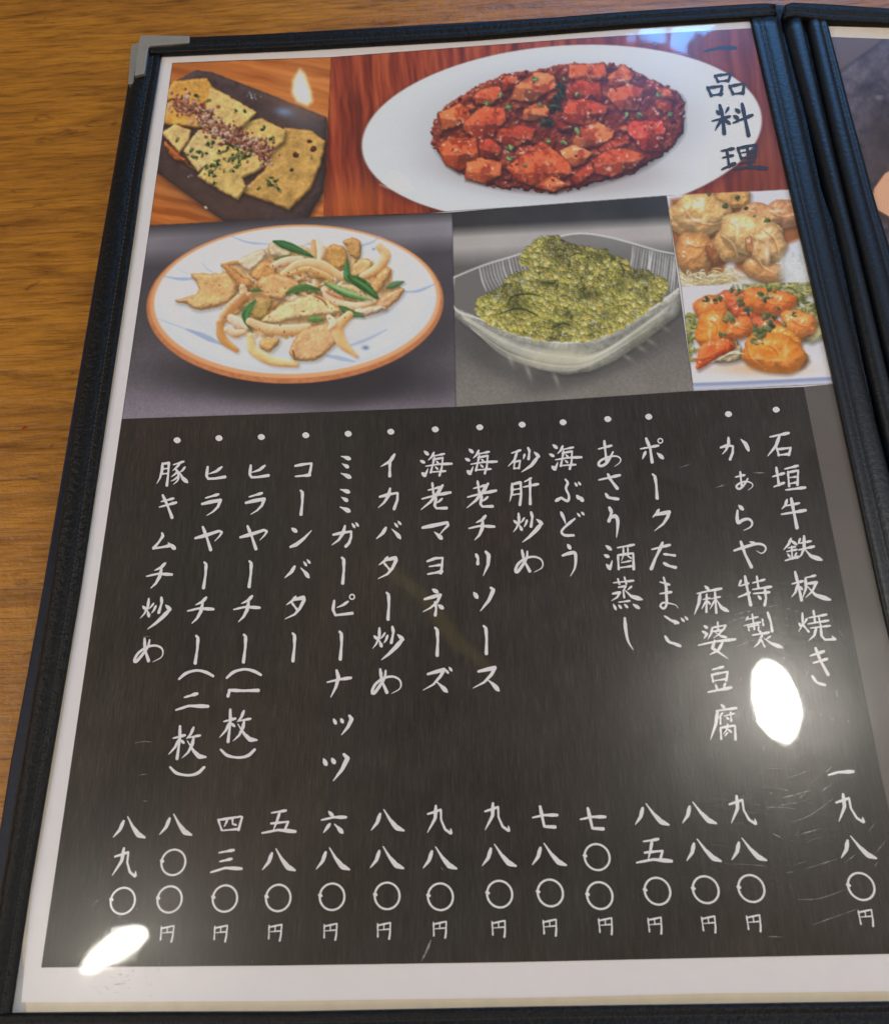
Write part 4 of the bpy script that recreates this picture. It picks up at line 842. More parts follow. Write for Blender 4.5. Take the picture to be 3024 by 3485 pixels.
# ------------------------------------------------------------------ brush lettering
# every character as brush strokes: profile letter + width : points, read in an enlarged crop of the photo
ZOOM = dict(A=(400, 1400, .390625), B=(1050, 1400, .390625), C=(1700, 1350, .390625), D=(2300, 1300, .40402),
            E=(400, 2050, .390625), F=(1050, 2050, .390625), G=(1700, 1900, .390625), H=(2300, 1900, .40402),
            P=(100, 2650, .50223), Q=(950, 2650, .50223), R=(1750, 2600, .50223), S=(2400, 2500, .47706), T=(2200, 0, .45982))
PROF = dict(s=[.8, 1.15, .84, .78, .98, 1.1], f=[.5, .78, .72, .88, 1.28, .95], t=[.75, 1.22, 1.08, .88, .6, .2], n=[.28, .5, .8, 1.2, 1.35, .55], d=[.3, .8, 1.25, 1.3, .8], S=[.7, 1.1, .85, .85, 1.1, .9])
GL = {
'豚': 'A|t22:395,455 390,520 372,585 345,632|s22:400,460 450,452 443,560 432,648|s14:398,505 438,500|s14:392,548 436,543|f18:488,468 578,440|t18:545,460 515,492 480,522|TT20:505,500 532,545 528,600 488,640|t15:525,530 495,556 468,575|t15:530,568 500,596 465,612|t18:590,488 568,518 540,535|n28:542,530 570,585 612,622',
'キ': 'A|f20:385,792 490,765|f22:368,840 514,800|s26:398,738 440,830 478,930',
'ム': 'A|s24:392,1062 400,1085 360,1145 318,1192|f24:312,1196 400,1182 478,1166|n30:445,1145 475,1170 505,1198',
'チ': 'A|t24:417,1332 380,1370 322,1396|f24:256,1446 350,1424 474,1430|t27:385,1385 368,1450 335,1508 290,1550',
'炒': 'C|d20:118,1080 148,1105|t22:162,1020 166,1085 145,1145 115,1182|t16:212,1058 195,1085 172,1108|n22:165,1112 192,1168|s25:270,1010 282,1050 270,1132|t20:235,1078 225,1112 208,1138|d24:318,1070 368,1110|t32:362,1108 310,1170 255,1224 196,1270',
'め': 'C|s25:195,1342 213,1430 262,1522|TT23:240,1352 236,1405 195,1478 155,1530 138,1515 165,1455 235,1408 310,1398 368,1430 370,1490 300,1532',
'ヒ': 'A|t22:910,488 862,526 793,549|s25:788,488 778,565 792,590 850,588 938,574',
'ラ': 'A|f22:762,760 872,728|t28:732,812 800,795 892,778 870,835 825,880 772,912',
'ヤ': 'A|t27:680,1108 780,1080 885,1045 912,1056 888,1092 848,1132|s27:745,1012 780,1105 812,1208',
'ー': 'A|s26:757,1320 771,1336 766,1425 748,1540',
'（': 'E|SS26:537,672 600,620 690,597 770,612 832,645', '）': 'E|SS26:462,1438 520,1490 620,1508 700,1490 758,1438',
'二': 'E|f26:583,832 692,800|f29:508,942 620,906 786,910',
'一': 'E|s28:968,825 983,772|s28:983,770 1100,775 1232,772',
'枚': 'E|f22:488,1187 590,1160|s25:548,1082 546,1200 522,1364|t22:540,1195 505,1265 448,1328|d20:552,1200 582,1228|t22:667,1092 642,1150 603,1192|f20:610,1183 722,1162|t24:667,1180 655,1240 618,1310 564,1360|n30:612,1210 668,1300 715,1346 772,1350',
'コ': 'A|s24:1548,480 1620,466 1690,458 1680,515 1668,562|f23:1548,572 1676,560',
'ン': 'A|d28:1518,1018 1558,1048|t28:1508,1182 1560,1160 1625,1108 1692,1038',
'バ': 'A|t27:1545,1356 1518,1402 1458,1455|n28:1598,1368 1640,1412 1668,1452|d18:1622,1312 1647,1348|d18:1652,1295 1677,1326',
'タ': 'B|t22:687,1274 660,1310 608,1346|t28:668,1302 755,1282 760,1305 728,1372 685,1424 603,1464|s20:658,1330 705,1386',
'ミ': 'B|n28:286,398 325,408 364,422|n26:295,463 348,494|n30:284,546 325,562 367,584',
'ガ': 'B|s25:216,1072 290,1055 372,1043 370,1095 352,1145 325,1172|t25:317,996 300,1060 262,1118 202,1162|d18:378,972 402,1008|d18:410,964 432,996',
'ピ': 'B|s25:230,1642 219,1718 240,1768 386,1750|t21:350,1648 305,1680 250,1702|o12:385,1608 21,21',
'ナ': 'F|f25:163,702 260,678 367,664|t29:244,600 260,660 238,742 193,833',
'ッ': 'F|d24:214,1020 234,1062|d24:278,1016 294,1052|t30:352,994 372,1022 340,1090 283,1160',
'ツ': 'F|d30:128,1366 152,1420|d30:200,1362 224,1404|t34:307,1330 338,1362 290,1460 213,1560',
'イ': 'B|t27:747,382 710,440 628,487|s26:707,445 706,500 706,568',
'カ': 'B|s25:616,747 700,725 770,713 768,775 740,852|t25:705,676 690,740 652,798 602,842',
'海': 'B|d24:1003,350 1036,380|d22:968,432 1005,450|d28:983,538 1012,566|t18:1012,562 1038,500|t20:1088,362 1070,400 1038,430|f17:1062,398 1178,374|f20:1018,482 1130,464 1242,460|s19:1092,408 1076,478 1060,536|s19:1082,424 1165,408 1156,495 1136,562|f17:1060,533 1188,524|d15:1108,436 1128,458|d15:1098,486 1122,508',
'老': 'B|f20:1038,692 1148,664|s22:1075,630 1086,722|f24:985,768 1110,735 1232,712|t28:1165,650 1120,722 1058,795 976,862|s25:1110,765 1095,828 1112,850 1198,848|t18:1162,765 1130,793 1102,806',
'マ': 'B|t30:990,1020 1090,1000 1205,975 1212,1000 1172,1040 1138,1080|n30:1093,1058 1125,1085 1158,1118',
'ヨ': 'B|s23:1033,1312 1100,1286 1166,1282 1160,1350 1150,1415|f20:1048,1358 1150,1342|f24:1036,1424 1162,1400',
'ネ': 'B|d28:1076,1556 1122,1582|t27:1010,1643 1090,1620 1146,1606 1118,1670 1058,1720 996,1752|s24:1100,1668 1110,1720 1102,1782|d28:1128,1692 1168,1722',
'ズ': 'F|t28:1040,632 1110,612 1184,590 1150,650 1088,722 998,772|n30:1118,698 1165,745 1208,788|d18:1193,590 1217,624|d18:1223,570 1247,602',
'リ': 'B|s27:1456,1252 1472,1285 1470,1332|t30:1540,1228 1565,1258 1560,1340 1518,1436',
'ソ': 'B|d30:1436,1582 1466,1628|t30:1585,1543 1608,1562 1568,1652 1492,1747',
'ス': 'F|t30:1480,607 1560,588 1622,574 1594,632 1528,702 1432,752|n31:1558,678 1610,722 1656,775',
'砂': 'C|f19:102,498 180,472|t21:150,488 128,556 72,614|s16:128,570 124,632|s17:130,574 178,562 166,630|s15:125,632 166,627|s23:245,452 258,480 250,548|t18:216,508 204,552|d24:298,488 342,528|t28:328,535 275,605 190,662',
'肝': 'C|t22:106,762 105,840 86,918|s24:110,768 180,750 186,850 174,945|s14:115,815 176,805|s14:108,860 176,850|f18:213,747 272,714|f22:204,792 332,766|s24:262,732 263,830 264,938',
'ぶ': 'C|SS23:572,722 592,752 576,800 602,862 592,908 548,890|t26:488,908 535,880 560,888|d26:668,858 692,888|d28:698,872 722,908|d17:653,748 672,778|d17:683,742 702,768',
'ど': 'C|t25:533,1012 556,1060 574,1112|SS24:652,1068 600,1110 548,1160 540,1190 570,1212 642,1212|d17:673,1018 697,1047|d17:708,1008 732,1032',
'う': 'C|d26:588,1290 612,1328|TT27:546,1388 600,1370 650,1366 660,1420 650,1500 613,1568',
'あ': 'C|f20:858,460 972,430|s23:910,390 918,470 928,562|TT21:985,486 940,570 892,606 860,598 876,562 945,530 1015,522 1052,548 1040,582 998,612',
'さ': 'C|f23:862,732 960,710 1044,690|s27:942,683 960,722 995,770 1022,805|SS27:922,852 950,885 1030,898',
'り': 'C|s29:952,972 970,1010 960,1055 948,1088|TT29:958,1062 1000,1046 1024,1082 1022,1160 1013,1232',
'酒': 'C|d25:923,1302 968,1338|d24:908,1383 948,1402|d26:928,1465 962,1508|t20:960,1504 980,1430|f20:1022,1322 1168,1296|s20:1028,1388 1036,1508|s23:1034,1386 1162,1370 1166,1508|t15:1076,1322 1076,1390 1058,1440|s15:1115,1318 1116,1395 1142,1412|f15:1058,1452 1140,1436|f18:1040,1497 1156,1481',
'蒸': 'G|f18:983,217 1158,198|s17:1023,182 1036,228|s17:1080,168 1096,226|s17:1028,256 1095,244 1070,285 1078,345|t21:978,312 1040,300 1018,342 966,374|t17:1142,248 1104,282|n30:1085,282 1140,335 1232,362|f16:1028,386 1126,374|d19:983,402 1006,450|d18:1028,408 1052,438|d18:1078,402 1107,432|d24:1153,402 1207,438',
'し': 'G|TT26:1088,525 1096,620 1116,722 1162,802',
'ポ': 'C|f21:1222,462 1378,434|s27:1272,372 1308,460 1324,576|t23:1267,488 1238,553|d28:1368,498 1418,543|o11:1395,392 20,20',
'ク': 'C|t23:1378,988 1360,1020 1323,1057|t29:1358,1032 1468,1008 1455,1052 1418,1112 1342,1172',
'た': 'C|f23:1322,1337 1478,1298|s29:1415,1280 1385,1350 1350,1422 1318,1504|s22:1428,1378 1470,1382 1522,1390|s27:1428,1457 1470,1480 1528,1494',
'ま': 'G|f20:1392,210 1474,234|f21:1393,312 1492,298|TT22:1424,172 1445,250 1448,330 1450,400 1428,442 1395,420 1420,390 1480,398 1530,412 1550,438',
'ご': 'G|f26:1432,506 1490,545 1550,566|t18:1550,562 1515,578|SS27:1438,684 1470,730 1520,748 1568,768|d17:1573,522 1602,553|d17:1608,508 1633,538',
'か': 'D|s23:374,556 430,538 476,545 474,600 452,655|t23:438,474 440,530 416,580 386,614|d28:543,487 582,525 607,580',
'ぁ': 'D|f18:497,806 574,789|s19:538,762 545,830 552,888|TT17:602,818 572,870 532,906 505,888 530,860 590,843 637,860 641,887 603,918',
'ら': 'D|d26:523,1042 558,1078|TT25:514,1088 510,1140 520,1190 560,1166 610,1160 637,1190 622,1226 566,1255',
'や': 'D|TT23:487,1427 580,1396 680,1370 740,1384 752,1420 720,1450 676,1430|s27:543,1352 580,1460 632,1564|d19:616,1352 668,1368',
'特': 'H|t19:545,190 536,215 522,240|f18:535,238 608,215|f22:523,332 618,294|s26:578,157 600,270 626,397|f19:642,212 742,184|s19:678,157 690,246|f21:642,267 798,244|f21:648,302 783,290|s23:745,262 756,340 744,398|d20:688,318 712,348',
'製': 'H|t16:602,497 582,532|f15:588,522 684,498|f17:568,572 704,544|s17:638,477 656,602|s15:603,575 611,612|s15:604,582 692,565 690,604|s16:723,517 731,568|s23:768,462 794,540 805,618|f20:638,652 778,629|d16:688,608 712,632|t20:722,650 690,720 650,755|s17:713,690 742,748|t14:792,660 748,692|n26:738,680 800,722 892,757',
'麻': 'H|d22:238,236 272,268|f21:173,302 270,280 378,260|t26:200,302 190,380 152,478|f15:223,352 282,340|s19:255,308 253,456|t15:250,362 212,434|d16:260,360 284,390|f15:288,347 368,329|s21:325,292 336,462|t15:326,352 282,434|n26:335,350 380,420 438,452',
'婆': 'H|d20:228,572 258,592|d19:212,618 248,637|t20:258,638 228,684|s17:300,590 415,568 396,602|t19:300,590 290,640 262,688|s17:345,542 350,612|t17:305,622 388,610 350,650 308,678|n18:325,630 370,660 424,672|f23:182,738 330,705 492,688|t23:320,698 300,762 345,790 434,852|t23:385,718 350,780 277,818',
'豆': 'H|f21:302,947 393,924|s19:298,988 310,1048|s20:300,990 432,964 420,1038|f15:315,1041 422,1026|d18:328,1066 346,1118|t19:412,1062 394,1112|f25:267,1137 462,1099',
'腐': 'H|d20:372,1232 402,1262|f21:333,1287 503,1264|t26:345,1290 330,1400 287,1528|t17:387,1303 358,1347|s15:370,1338 370,1398|f15:398,1332 484,1310|s17:455,1298 460,1373|d14:418,1338 437,1358|s19:370,1428 376,1523|s21:375,1430 492,1410 496,1528|t15:430,1398 420,1450 392,1484|d16:430,1438 462,1468|t13:430,1470 402,1504',
'石': 'D|f23:787,467 943,434|t26:867,460 838,542 766,630|s20:845,560 861,622|s21:850,572 962,558 946,618|f20:858,620 952,610',
'垣': 'D|f21:806,802 903,774|s23:838,727 860,872|f21:818,888 903,854|f21:908,738 1018,711|s19:935,760 946,882|s21:940,766 1022,750 1016,872|f15:945,811 1006,803|f17:945,862 1012,850|f23:918,914 1080,894',
'牛': 'D|t22:932,996 918,1042 888,1074|f19:920,1047 1034,1024|f25:886,1118 1088,1084|s29:968,986 990,1100 1016,1230',
'鉄': 'D|t21:965,1322 945,1370 902,1418|d20:960,1335 1012,1372|f15:938,1402 1002,1390|f17:928,1432 1012,1415|s17:970,1388 976,1492|d15:933,1448 957,1478|t15:1012,1443 993,1474|f22:917,1508 1022,1474|t18:1042,1322 1024,1370|f19:1036,1362 1132,1344|f21:1028,1418 1158,1389|t25:1075,1302 1076,1400 1052,1460 1017,1494|n30:1080,1410 1132,1470 1224,1502',
'板': 'H|f21:972,217 1062,194|s25:998,117 1025,230 1052,354|t21:1020,222 1000,290 967,328|d17:1033,235 1058,264|f19:1082,167 1168,147|t23:1085,168 1090,250 1062,334|t23:1093,217 1178,204 1142,280 1086,334|n30:1100,237 1170,312 1294,352',
'焼': 'H|d18:1028,542 1048,574|t19:1060,462 1062,560 1027,618|t17:1098,508 1068,562|s17:1064,560 1112,618|f19:1112,502 1262,474|s20:1153,442 1166,538|f19:1107,553 1278,524|s15:1198,498 1216,578|f17:1127,588 1293,568|t21:1176,585 1160,650 1112,694|s22:1215,586 1220,652 1250,686 1334,682|t16:1334,684 1306,652',
'き': 'H|f23:1127,827 1243,788|f23:1152,887 1268,853|s27:1172,762 1215,870 1278,984|SS24:1143,996 1185,1050 1252,1072',
'八': 'Q|t22:683,242 664,300 622,353|n26:708,212 750,280 795,335 842,354',
'九': 'Q|s17:1006,242 1060,225 1094,212 1095,280 1122,345 1160,372|t14:1165,374 1160,338|t21:1060,187 1056,270 1003,368',
'〇': 'Q|o14:728,798 84,90|d18:634,784 656,792',
'円': 'Q|s10:669,988 670,1078|s12:671,1000 755,982 752,1055 746,1092|s8:711,988 711,1030|f8:672,1032 750,1025',
'四': 'P|s14:1278,282 1302,352|s17:1285,284 1442,260 1416,352|t13:1342,283 1318,333|s13:1375,273 1376,312 1398,318|f14:1300,357 1416,346',
'三': 'P|f18:1288,502 1387,484|f18:1293,562 1372,544|f21:1232,635 1330,605 1438,610',
'五': 'R|f18:872,527 973,511|t18:932,518 920,590 903,658|s18:882,602 1002,590 985,654|f23:827,670 940,648 1062,660',
'六': 'Q|d20:333,222 362,253|f20:287,281 370,262 450,262|t20:342,308 298,368|n24:373,308 400,335 428,368',
'七': 'R|f20:122,362 200,345 288,345|s22:173,287 190,370 202,422 273,426',
'ｰ': 'S|f23:872,296 940,276 1048,272', 'ー一': 'T|f23:428,387 540,360 658,362',
'品': 'T|s19:503,562 526,608|s19:508,563 622,549 600,604|f15:525,606 602,598|s21:447,648 476,711|s21:455,653 557,639 546,704|f17:475,709 557,698|s21:610,637 636,698|s21:615,641 718,621 710,694|f17:635,699 712,690',
'料': 'T|d18:513,817 532,848|t17:603,798 578,843|f19:482,898 612,864|s26:538,782 560,870 571,988|t20:555,880 502,968|d20:568,883 612,918|d22:653,807 682,833|d22:638,857 672,878|f21:636,912 778,854|s26:703,772 725,880 751,1004',
'理': 'T|f21:547,1122 638,1104|f19:557,1172 633,1154|s19:588,1112 606,1238|f23:552,1258 648,1214|s19:668,1098 696,1178|s22:675,1101 808,1074 795,1168|f15:690,1136 792,1120|f17:695,1174 792,1160|s20:738,1088 761,1242|f17:688,1212 792,1195|f24:637,1258 760,1240 884,1250',
}
def glyph(spec, cell=1.3):
    """Brush strokes merged into one flat outline (marching squares), as plane offsets from the character's middle."""
    parts = spec.split('|'); ox, oy, k = ZOOM[parts[0]]; S = []; allp = []
    for st in parts[1:]:
        h, pt = st.split(':'); ty = h.rstrip('0123456789'); wd = float(h[len(ty):]) * k * (1.12 if parts[0] == 'T' else .98)
        p = np.array([[float(q) for q in a.split(',')] for a in pt.split()])
        if ty == 'o':
            a = np.linspace(0, 2 * math.pi, 41); c = p[0] + np.stack([np.cos(a), np.sin(a)], 1) * p[1]
            c = c * k + (ox, oy); r = np.full(41, wd / 2)
        else:
            c = p * k + (ox, oy)
            c = resample(catmull(c, 6) if len(ty) == 2 else c, 18 if len(p) < 4 else 44)
            pf = PROF[{'TT': 't', 'SS': 'S'}.get(ty, ty)]; r = np.interp(np.linspace(0, 1, len(c)), np.linspace(0, 1, len(pf)), pf) * wd / 2
        S.append((c, r)); allp.append(c)
    A = np.vstack(allp); lo, hi = A.min(0), A.max(0); mid = (lo + hi) / 2
    xs = np.arange(lo[0] - 9, hi[0] + 9, cell); ys = np.arange(lo[1] - 9, hi[1] + 9, cell)
    X, Y = np.meshgrid(xs, ys); D = np.full(X.shape, -1e9)
    for c, r in S:
        for i in range(len(c) - 1):
            e = c[i + 1] - c[i]; L = e @ e + 1e-9
            t = np.clip(((X - c[i, 0]) * e[0] + (Y - c[i, 1]) * e[1]) / L, 0, 1)
            D = np.maximum(D, r[i] + (r[i + 1] - r[i]) * t - np.hypot(X - c[i, 0] - e[0] * t, Y - c[i, 1] - e[1] * t))
    D = D + (vnoise(X, Y, 6, 3, 2) - .5) * .45
    vi, V, Fc = {}, [], []
    def cor(j, i):
        if (j, i) not in vi: vi[j, i] = len(V); V.append((xs[i], ys[j]))
        return vi[j, i]
    def cut(j0, i0, j1, i1):
        key = (min((j0, i0), (j1, i1)), max((j0, i0), (j1, i1)))
        if key not in vi:
            a, b = D[j0, i0], D[j1, i1]; t = a / (a - b); vi[key] = len(V)
            V.append((xs[i0] + (xs[i1] - xs[i0]) * t, ys[j0] + (ys[j1] - ys[j0]) * t))
        return vi[key]
    I = D > 0; anyc = I[:-1, :-1] | I[1:, :-1] | I[:-1, 1:] | I[1:, 1:]
    for j, i in zip(*np.nonzero(anyc)):
        cs = [(j, i), (j + 1, i), (j + 1, i + 1), (j, i + 1)]; f = []
        for q in range(4):
            a, b = cs[q], cs[(q + 1) % 4]
            if I[a]: f.append(cor(*a))
            if I[a] != I[b]: f.append(cut(*a, *b))
        if len(f) > 2: Fc.append(tuple(int(x) for x in f))
    V = np.array(V); W3 = PV(V[:, 0], V[:, 1]); C3 = P(*mid)
    return W3[:, :2] - C3[:2], Fc

GC = {}
def lettering(name, chars, mat, parent, z, label=None):
    """One mesh of several characters: (character, photo x, photo y)."""
    V, Fc = [], []
    for ch, x, y in chars:
        if ch not in GC: GC[ch] = glyph(GL[ch])
        v, f = GC[ch]; c = P(x, y); n = len(V)
        V += [(c[0] + a, c[1] + b, z) for a, b in v]; Fc += [tuple(i + n for i in q) for q in f]
    o = mesh(name, V, Fc, mat, parent)
    if label: o['label'] = label
    return o

ZT = ZP + .00030
lettering('page_title', [('ー一', 2448, 170), ('品', 2468, 290), ('料', 2490, 409), ('理', 2530, 536)], M['dark_ink'], page, ZT)
DISH = [
 [('豚', 587, 1613), ('キ', 572, 1725), ('ム', 559, 1843), ('チ', 543, 1961), ('炒', 530, 2089), ('め', 511, 2215)],
 [('ヒ', 735, 1611), ('ラ', 720, 1720), ('ヤ', 711, 1834), ('ー', 698, 1959), ('チ', 683, 2079), ('ー', 670, 2212), ('（', 668, 2298), ('二', 654, 2390), ('枚', 638, 2528), ('）', 638, 2626)],
 [('ヒ', 882, 1606), ('ラ', 869, 1716), ('ヤ', 864, 1831), ('ー', 852, 1955), ('チ', 840, 2074), ('ー', 833, 2208), ('（', 830, 2294), ('一', 828, 2361), ('枚', 810, 2471), ('）', 810, 2566)],
 [('コ', 1033, 1601), ('ー', 1027, 1712), ('ン', 1025, 1831), ('バ', 1012, 1937), ('タ', 1003, 2070), ('ー', 1000, 2204)],
 [('ミ', 1177, 1591), ('ミ', 1174, 1705), ('ガ', 1174, 1820), ('ー', 1168, 1943), ('ピ', 1170, 2060), ('ー', 1160, 2198), ('ナ', 1154, 2329), ('ッ', 1166, 2470), ('ツ', 1142, 2614)],
 [('イ', 1319, 1585), ('カ', 1320, 1699), ('バ', 1322, 1805), ('タ', 1317, 1934), ('ー', 1321, 2064), ('炒', 1320, 2191), ('め', 1317, 2321)],
 [('海', 1483, 1579), ('老', 1482, 1691), ('マ', 1481, 1808), ('ヨ', 1480, 1928), ('ネ', 1473, 2051), ('ー', 1487, 2185), ('ズ', 1488, 2314)],
 [('海', 1636, 1572), ('老', 1637, 1685), ('チ', 1638, 1798), ('リ', 1641, 1920), ('ソ', 1645, 2042), ('ー', 1653, 2179), ('ス', 1653, 2313)],
 [('砂', 1781, 1567), ('肝', 1782, 1674), ('炒', 1795, 1796), ('め', 1800, 1912)],
 [('海', 1923, 1557), ('ぶ', 1936, 1670), ('ど', 1947, 1784), ('う', 1936, 1908)],
 [('あ', 2073, 1546), ('さ', 2072, 1658), ('り', 2086, 1780), ('酒', 2105, 1897), ('蒸', 2131, 2021), ('し', 2139, 2159)],
 [('ポ', 2216, 1534), ('ー', 2230, 1657), ('ク', 2247, 1772), ('た', 2256, 1893), ('ま', 2275, 2020), ('ご', 2299, 2149)],
 [('か', 2498, 1528), ('ぁ', 2530, 1639), ('ら', 2532, 1764), ('や', 2550, 1888), ('特', 2566, 2012), ('製', 2595, 2146), ('麻', 2419, 2044), ('婆', 2437, 2181), ('豆', 2447, 2314), ('腐', 2460, 2458)],
 [('石', 2649, 1515), ('垣', 2682, 1628), ('牛', 2698, 1748), ('鉄', 2729, 1868), ('板', 2757, 1996), ('焼', 2777, 2131), ('き', 2785, 2270)]]
DOTS = [(604, 1500), (746, 1493), (890, 1489), (1041, 1483), (1185, 1478), (1330, 1471), (1481, 1463), (1632, 1456), (1776, 1447), (1915, 1439), (2067, 1428), (2206, 1420), (2477, 1411), (2639, 1396)]
for i, (d, (dx, dy)) in enumerate(zip(DISH, DOTS)):
    o = lettering('dish_name', d, M['ink'], page, ZT)
    v = [(P(dx, dy)[0], P(dx, dy)[1], ZT)]; a = [2 * math.pi * k / 18 for k in range(18)]
    v += [(*P(dx + 11.2 * math.cos(t) * (1 + .1 * math.sin(2 * t + 1)), dy + 10.2 * math.sin(t))[:2], ZT) for t in a]
    mesh('bullet_dot', v, [(0, 1 + (k + 1) % 18, 1 + k) for k in range(18)], M['ink'], page)
PRICE = [
 [('八', 444, 2816), ('九', 429, 2936), ('〇', 417, 3067), ('円', 402, 3182)], [('八', 601, 2807), ('〇', 589, 2936), ('〇', 576, 3062), ('円', 570, 3179)],
 [('四', 784, 2804), ('三', 770, 2932), ('〇', 764, 3059), ('円', 752, 3178)], [('五', 954, 2798), ('八', 950, 2926), ('〇', 945, 3057), ('円', 937, 3175)],
 [('六', 1136, 2799), ('八', 1133, 2923), ('〇', 1128, 3053), ('円', 1125, 3172)], [('八', 1318, 2792), ('八', 1316, 2919), ('〇', 1315, 3050), ('円', 1307, 3169)],
 [('九', 1495, 2791), ('八', 1495, 2920), ('〇', 1496, 3053), ('円', 1497, 3165)], [('九', 1690, 2782), ('八', 1696, 2911), ('〇', 1697, 3044), ('円', 1697, 3162)],
 [('七', 1853, 2781), ('八', 1865, 2908), ('〇', 1869, 3040), ('円', 1871, 3158)], [('七', 2016, 2787), ('〇', 2028, 2918), ('〇', 2037, 3049), ('円', 2060, 3153)],
 [('八', 2213, 2772), ('五', 2224, 2897), ('〇', 2233, 3034), ('円', 2228, 3151)], [('八', 2373, 2767), ('八', 2388, 2894), ('〇', 2397, 3029), ('円', 2411, 3147)],
 [('九', 2523, 2758), ('八', 2541, 2891), ('〇', 2552, 3025), ('円', 2564, 3143)], [('ｰ', 2859, 2633), ('九', 2887, 2752), ('八', 2912, 2884), ('〇', 2925, 3018), ('円', 2945, 3125)]]
for d in PRICE: lettering('price', d, M['ink'], page, ZT)

# ------------------------------------------------------------------ clear sleeves
SLV = [(540, 172), (1000, 152), (1600, 118), (2126, 74), (2566, 50), (2710, 640), (2850, 1300), (3020, 2050), (3400, 3432), (2400, 3432), (1400, 3448), (40, 3452), (100, 3040), (172, 2600), (270, 2000), (452, 800)]
sleeve = polysheet('clear_sleeve', SLV, ZS, M['sleeve'], menu)
polysheet('clear_sleeve', [(2806, 60), (3100, 75), (4100, 130), (4470, 3420), (3450, 3450), (3026, 836), (2976, 690), (2890, 390)], ZS, M['sleeve'], menu)

def hair(name, segs, mat, parent, z):
    """Fine scratches: each a tapering sliver through the given photo points."""
    V, Fc = [], []
    for pts, wd in segs:
        c = resample(catmull(pts, 5), 9); t = np.gradient(c, axis=0); t /= np.linalg.norm(t, axis=1)[:, None] + 1e-9
        nrm = np.stack([-t[:, 1], t[:, 0]], 1); pr = np.sin(np.linspace(.12, math.pi - .12, 9))[:, None] * wd / 2; n = len(V)
        for q in np.vstack([c + nrm * pr, c - nrm * pr]): V.append(P(q[0], q[1], z))
        Fc += [(n + i, n + i + 1, n + 10 + i, n + 9 + i) for i in range(8)]
    o = mesh(name, V, Fc, mat, parent); o['kind'] = 'stuff'; return o
ZC = ZS + .00006
def S4(p): return [(2400 + x * .47706, 2500 + y * .47706) for x, y in p]
def SH(p): return [(2300 + x * .40402, 1900 + y * .40402) for x, y in p]
def SP(p): return [(100 + x * .50223, 2650 + y * .50223) for x, y in p]
sc = [(S4(p), w) for p, w in [
 ([(510, 460), (640, 430), (760, 395)], 4), ([(410, 372), (500, 385), (605, 402)], 3), ([(420, 518), (520, 522), (650, 532)], 3.4), ([(500, 512), (580, 500), (662, 483)], 3),
 ([(610, 628), (720, 590), (830, 520), (925, 445)], 3.4), ([(650, 720), (740, 695), (830, 668)], 3.4), ([(700, 965), (820, 925), (950, 885)], 3.6), ([(1000, 910), (1040, 880), (1075, 850)], 3),
 ([(650, 1178), (810, 1172), (1000, 1105)], 4.2), ([(760, 1360), (900, 1310), (1100, 1240)], 4), ([(1200, 860), (1250, 800), (1290, 745)], 3.4), ([(1160, 695), (1190, 655), (1220, 612)], 3.2),
 ([(560, 320), (650, 290), (745, 255)], 3), ([(740, 355), (830, 295), (915, 215)], 3.4), ([(820, 415), (860, 380), (905, 345)], 3), ([(440, 238), (490, 243), (545, 247)], 3), ([(575, 988), (600, 984), (630, 978)], 3.4),
 ([(655, 920), (690, 914), (710, 908)], 3), ([(440, 1442), (500, 1444), (560, 1446)], 2.6), ([(205, 925), (320, 930), (450, 940)], 2.6), ([(105, 905), (150, 920), (210, 930)], 2.6), ([(380, 85), (410, 100), (440, 118)], 3),
 ([(820, 68), (900, 82), (985, 90)], 2.6), ([(470, 705), (510, 722), (560, 750)], 2.8), ([(660, 455), (690, 440), (715, 425)], 2.6), ([(720, 770), (780, 745), (850, 728)], 2.4), ([(1205, 945), (1220, 920), (1235, 905)], 2.6)]]
sc += [(SH(p), w) for p, w in [([(475, 480), (640, 440), (860, 395)], 4), ([(420, 550), (520, 510), (645, 480)], 4.4), ([(490, 750), (620, 700), (790, 655)], 4.4), ([(480, 630), (520, 615), (560, 605)], 3), ([(1245, 705), (1280, 745), (1310, 780)], 4),
 ([(1370, 610), (1390, 640), (1410, 668)], 3), ([(1060, 845), (1110, 910), (1100, 980), (1085, 1040)], 3.4), ([(920, 250), (950, 265), (985, 275)], 2.6), ([(1340, 1090), (1355, 1150), (1350, 1200)], 2.6), ([(640, -722), (690, -720), (745, -720)], 4), ([(1180, 240), (1200, 262), (1215, 285)], 2.4)]]
sc += [(SP(p), w) for p, w in [([(425, 860), (455, 835), (485, 808)], 3.4), ([(755, 155), (780, 153), (803, 155)], 3.6), ([(570, 1398), (610, 1394), (660, 1388)], 3.2), ([(1040, 870), (1080, 895), (1120, 922)], 3), ([(640, 960), (665, 975), (690, 998)], 3.2), ([(1508, 1180), (1510, 1215), (1509, 1250)], 2.6),
 ([(1230, 1125), (1238, 1110), (1246, 1095)], 2.6), ([(1350, 1150), (1356, 1132), (1362, 1118)], 2.4), ([(470, 1000), (480, 990), (495, 985)], 3), ([(565, 1452), (590, 1450), (620, 1448)], 2.6), ([(1515, 345), (1520, 352), (1525, 362)], 2.4), ([(1375, 420), (1378, 430), (1382, 440)], 2.6)]]
rs = random.Random(77)
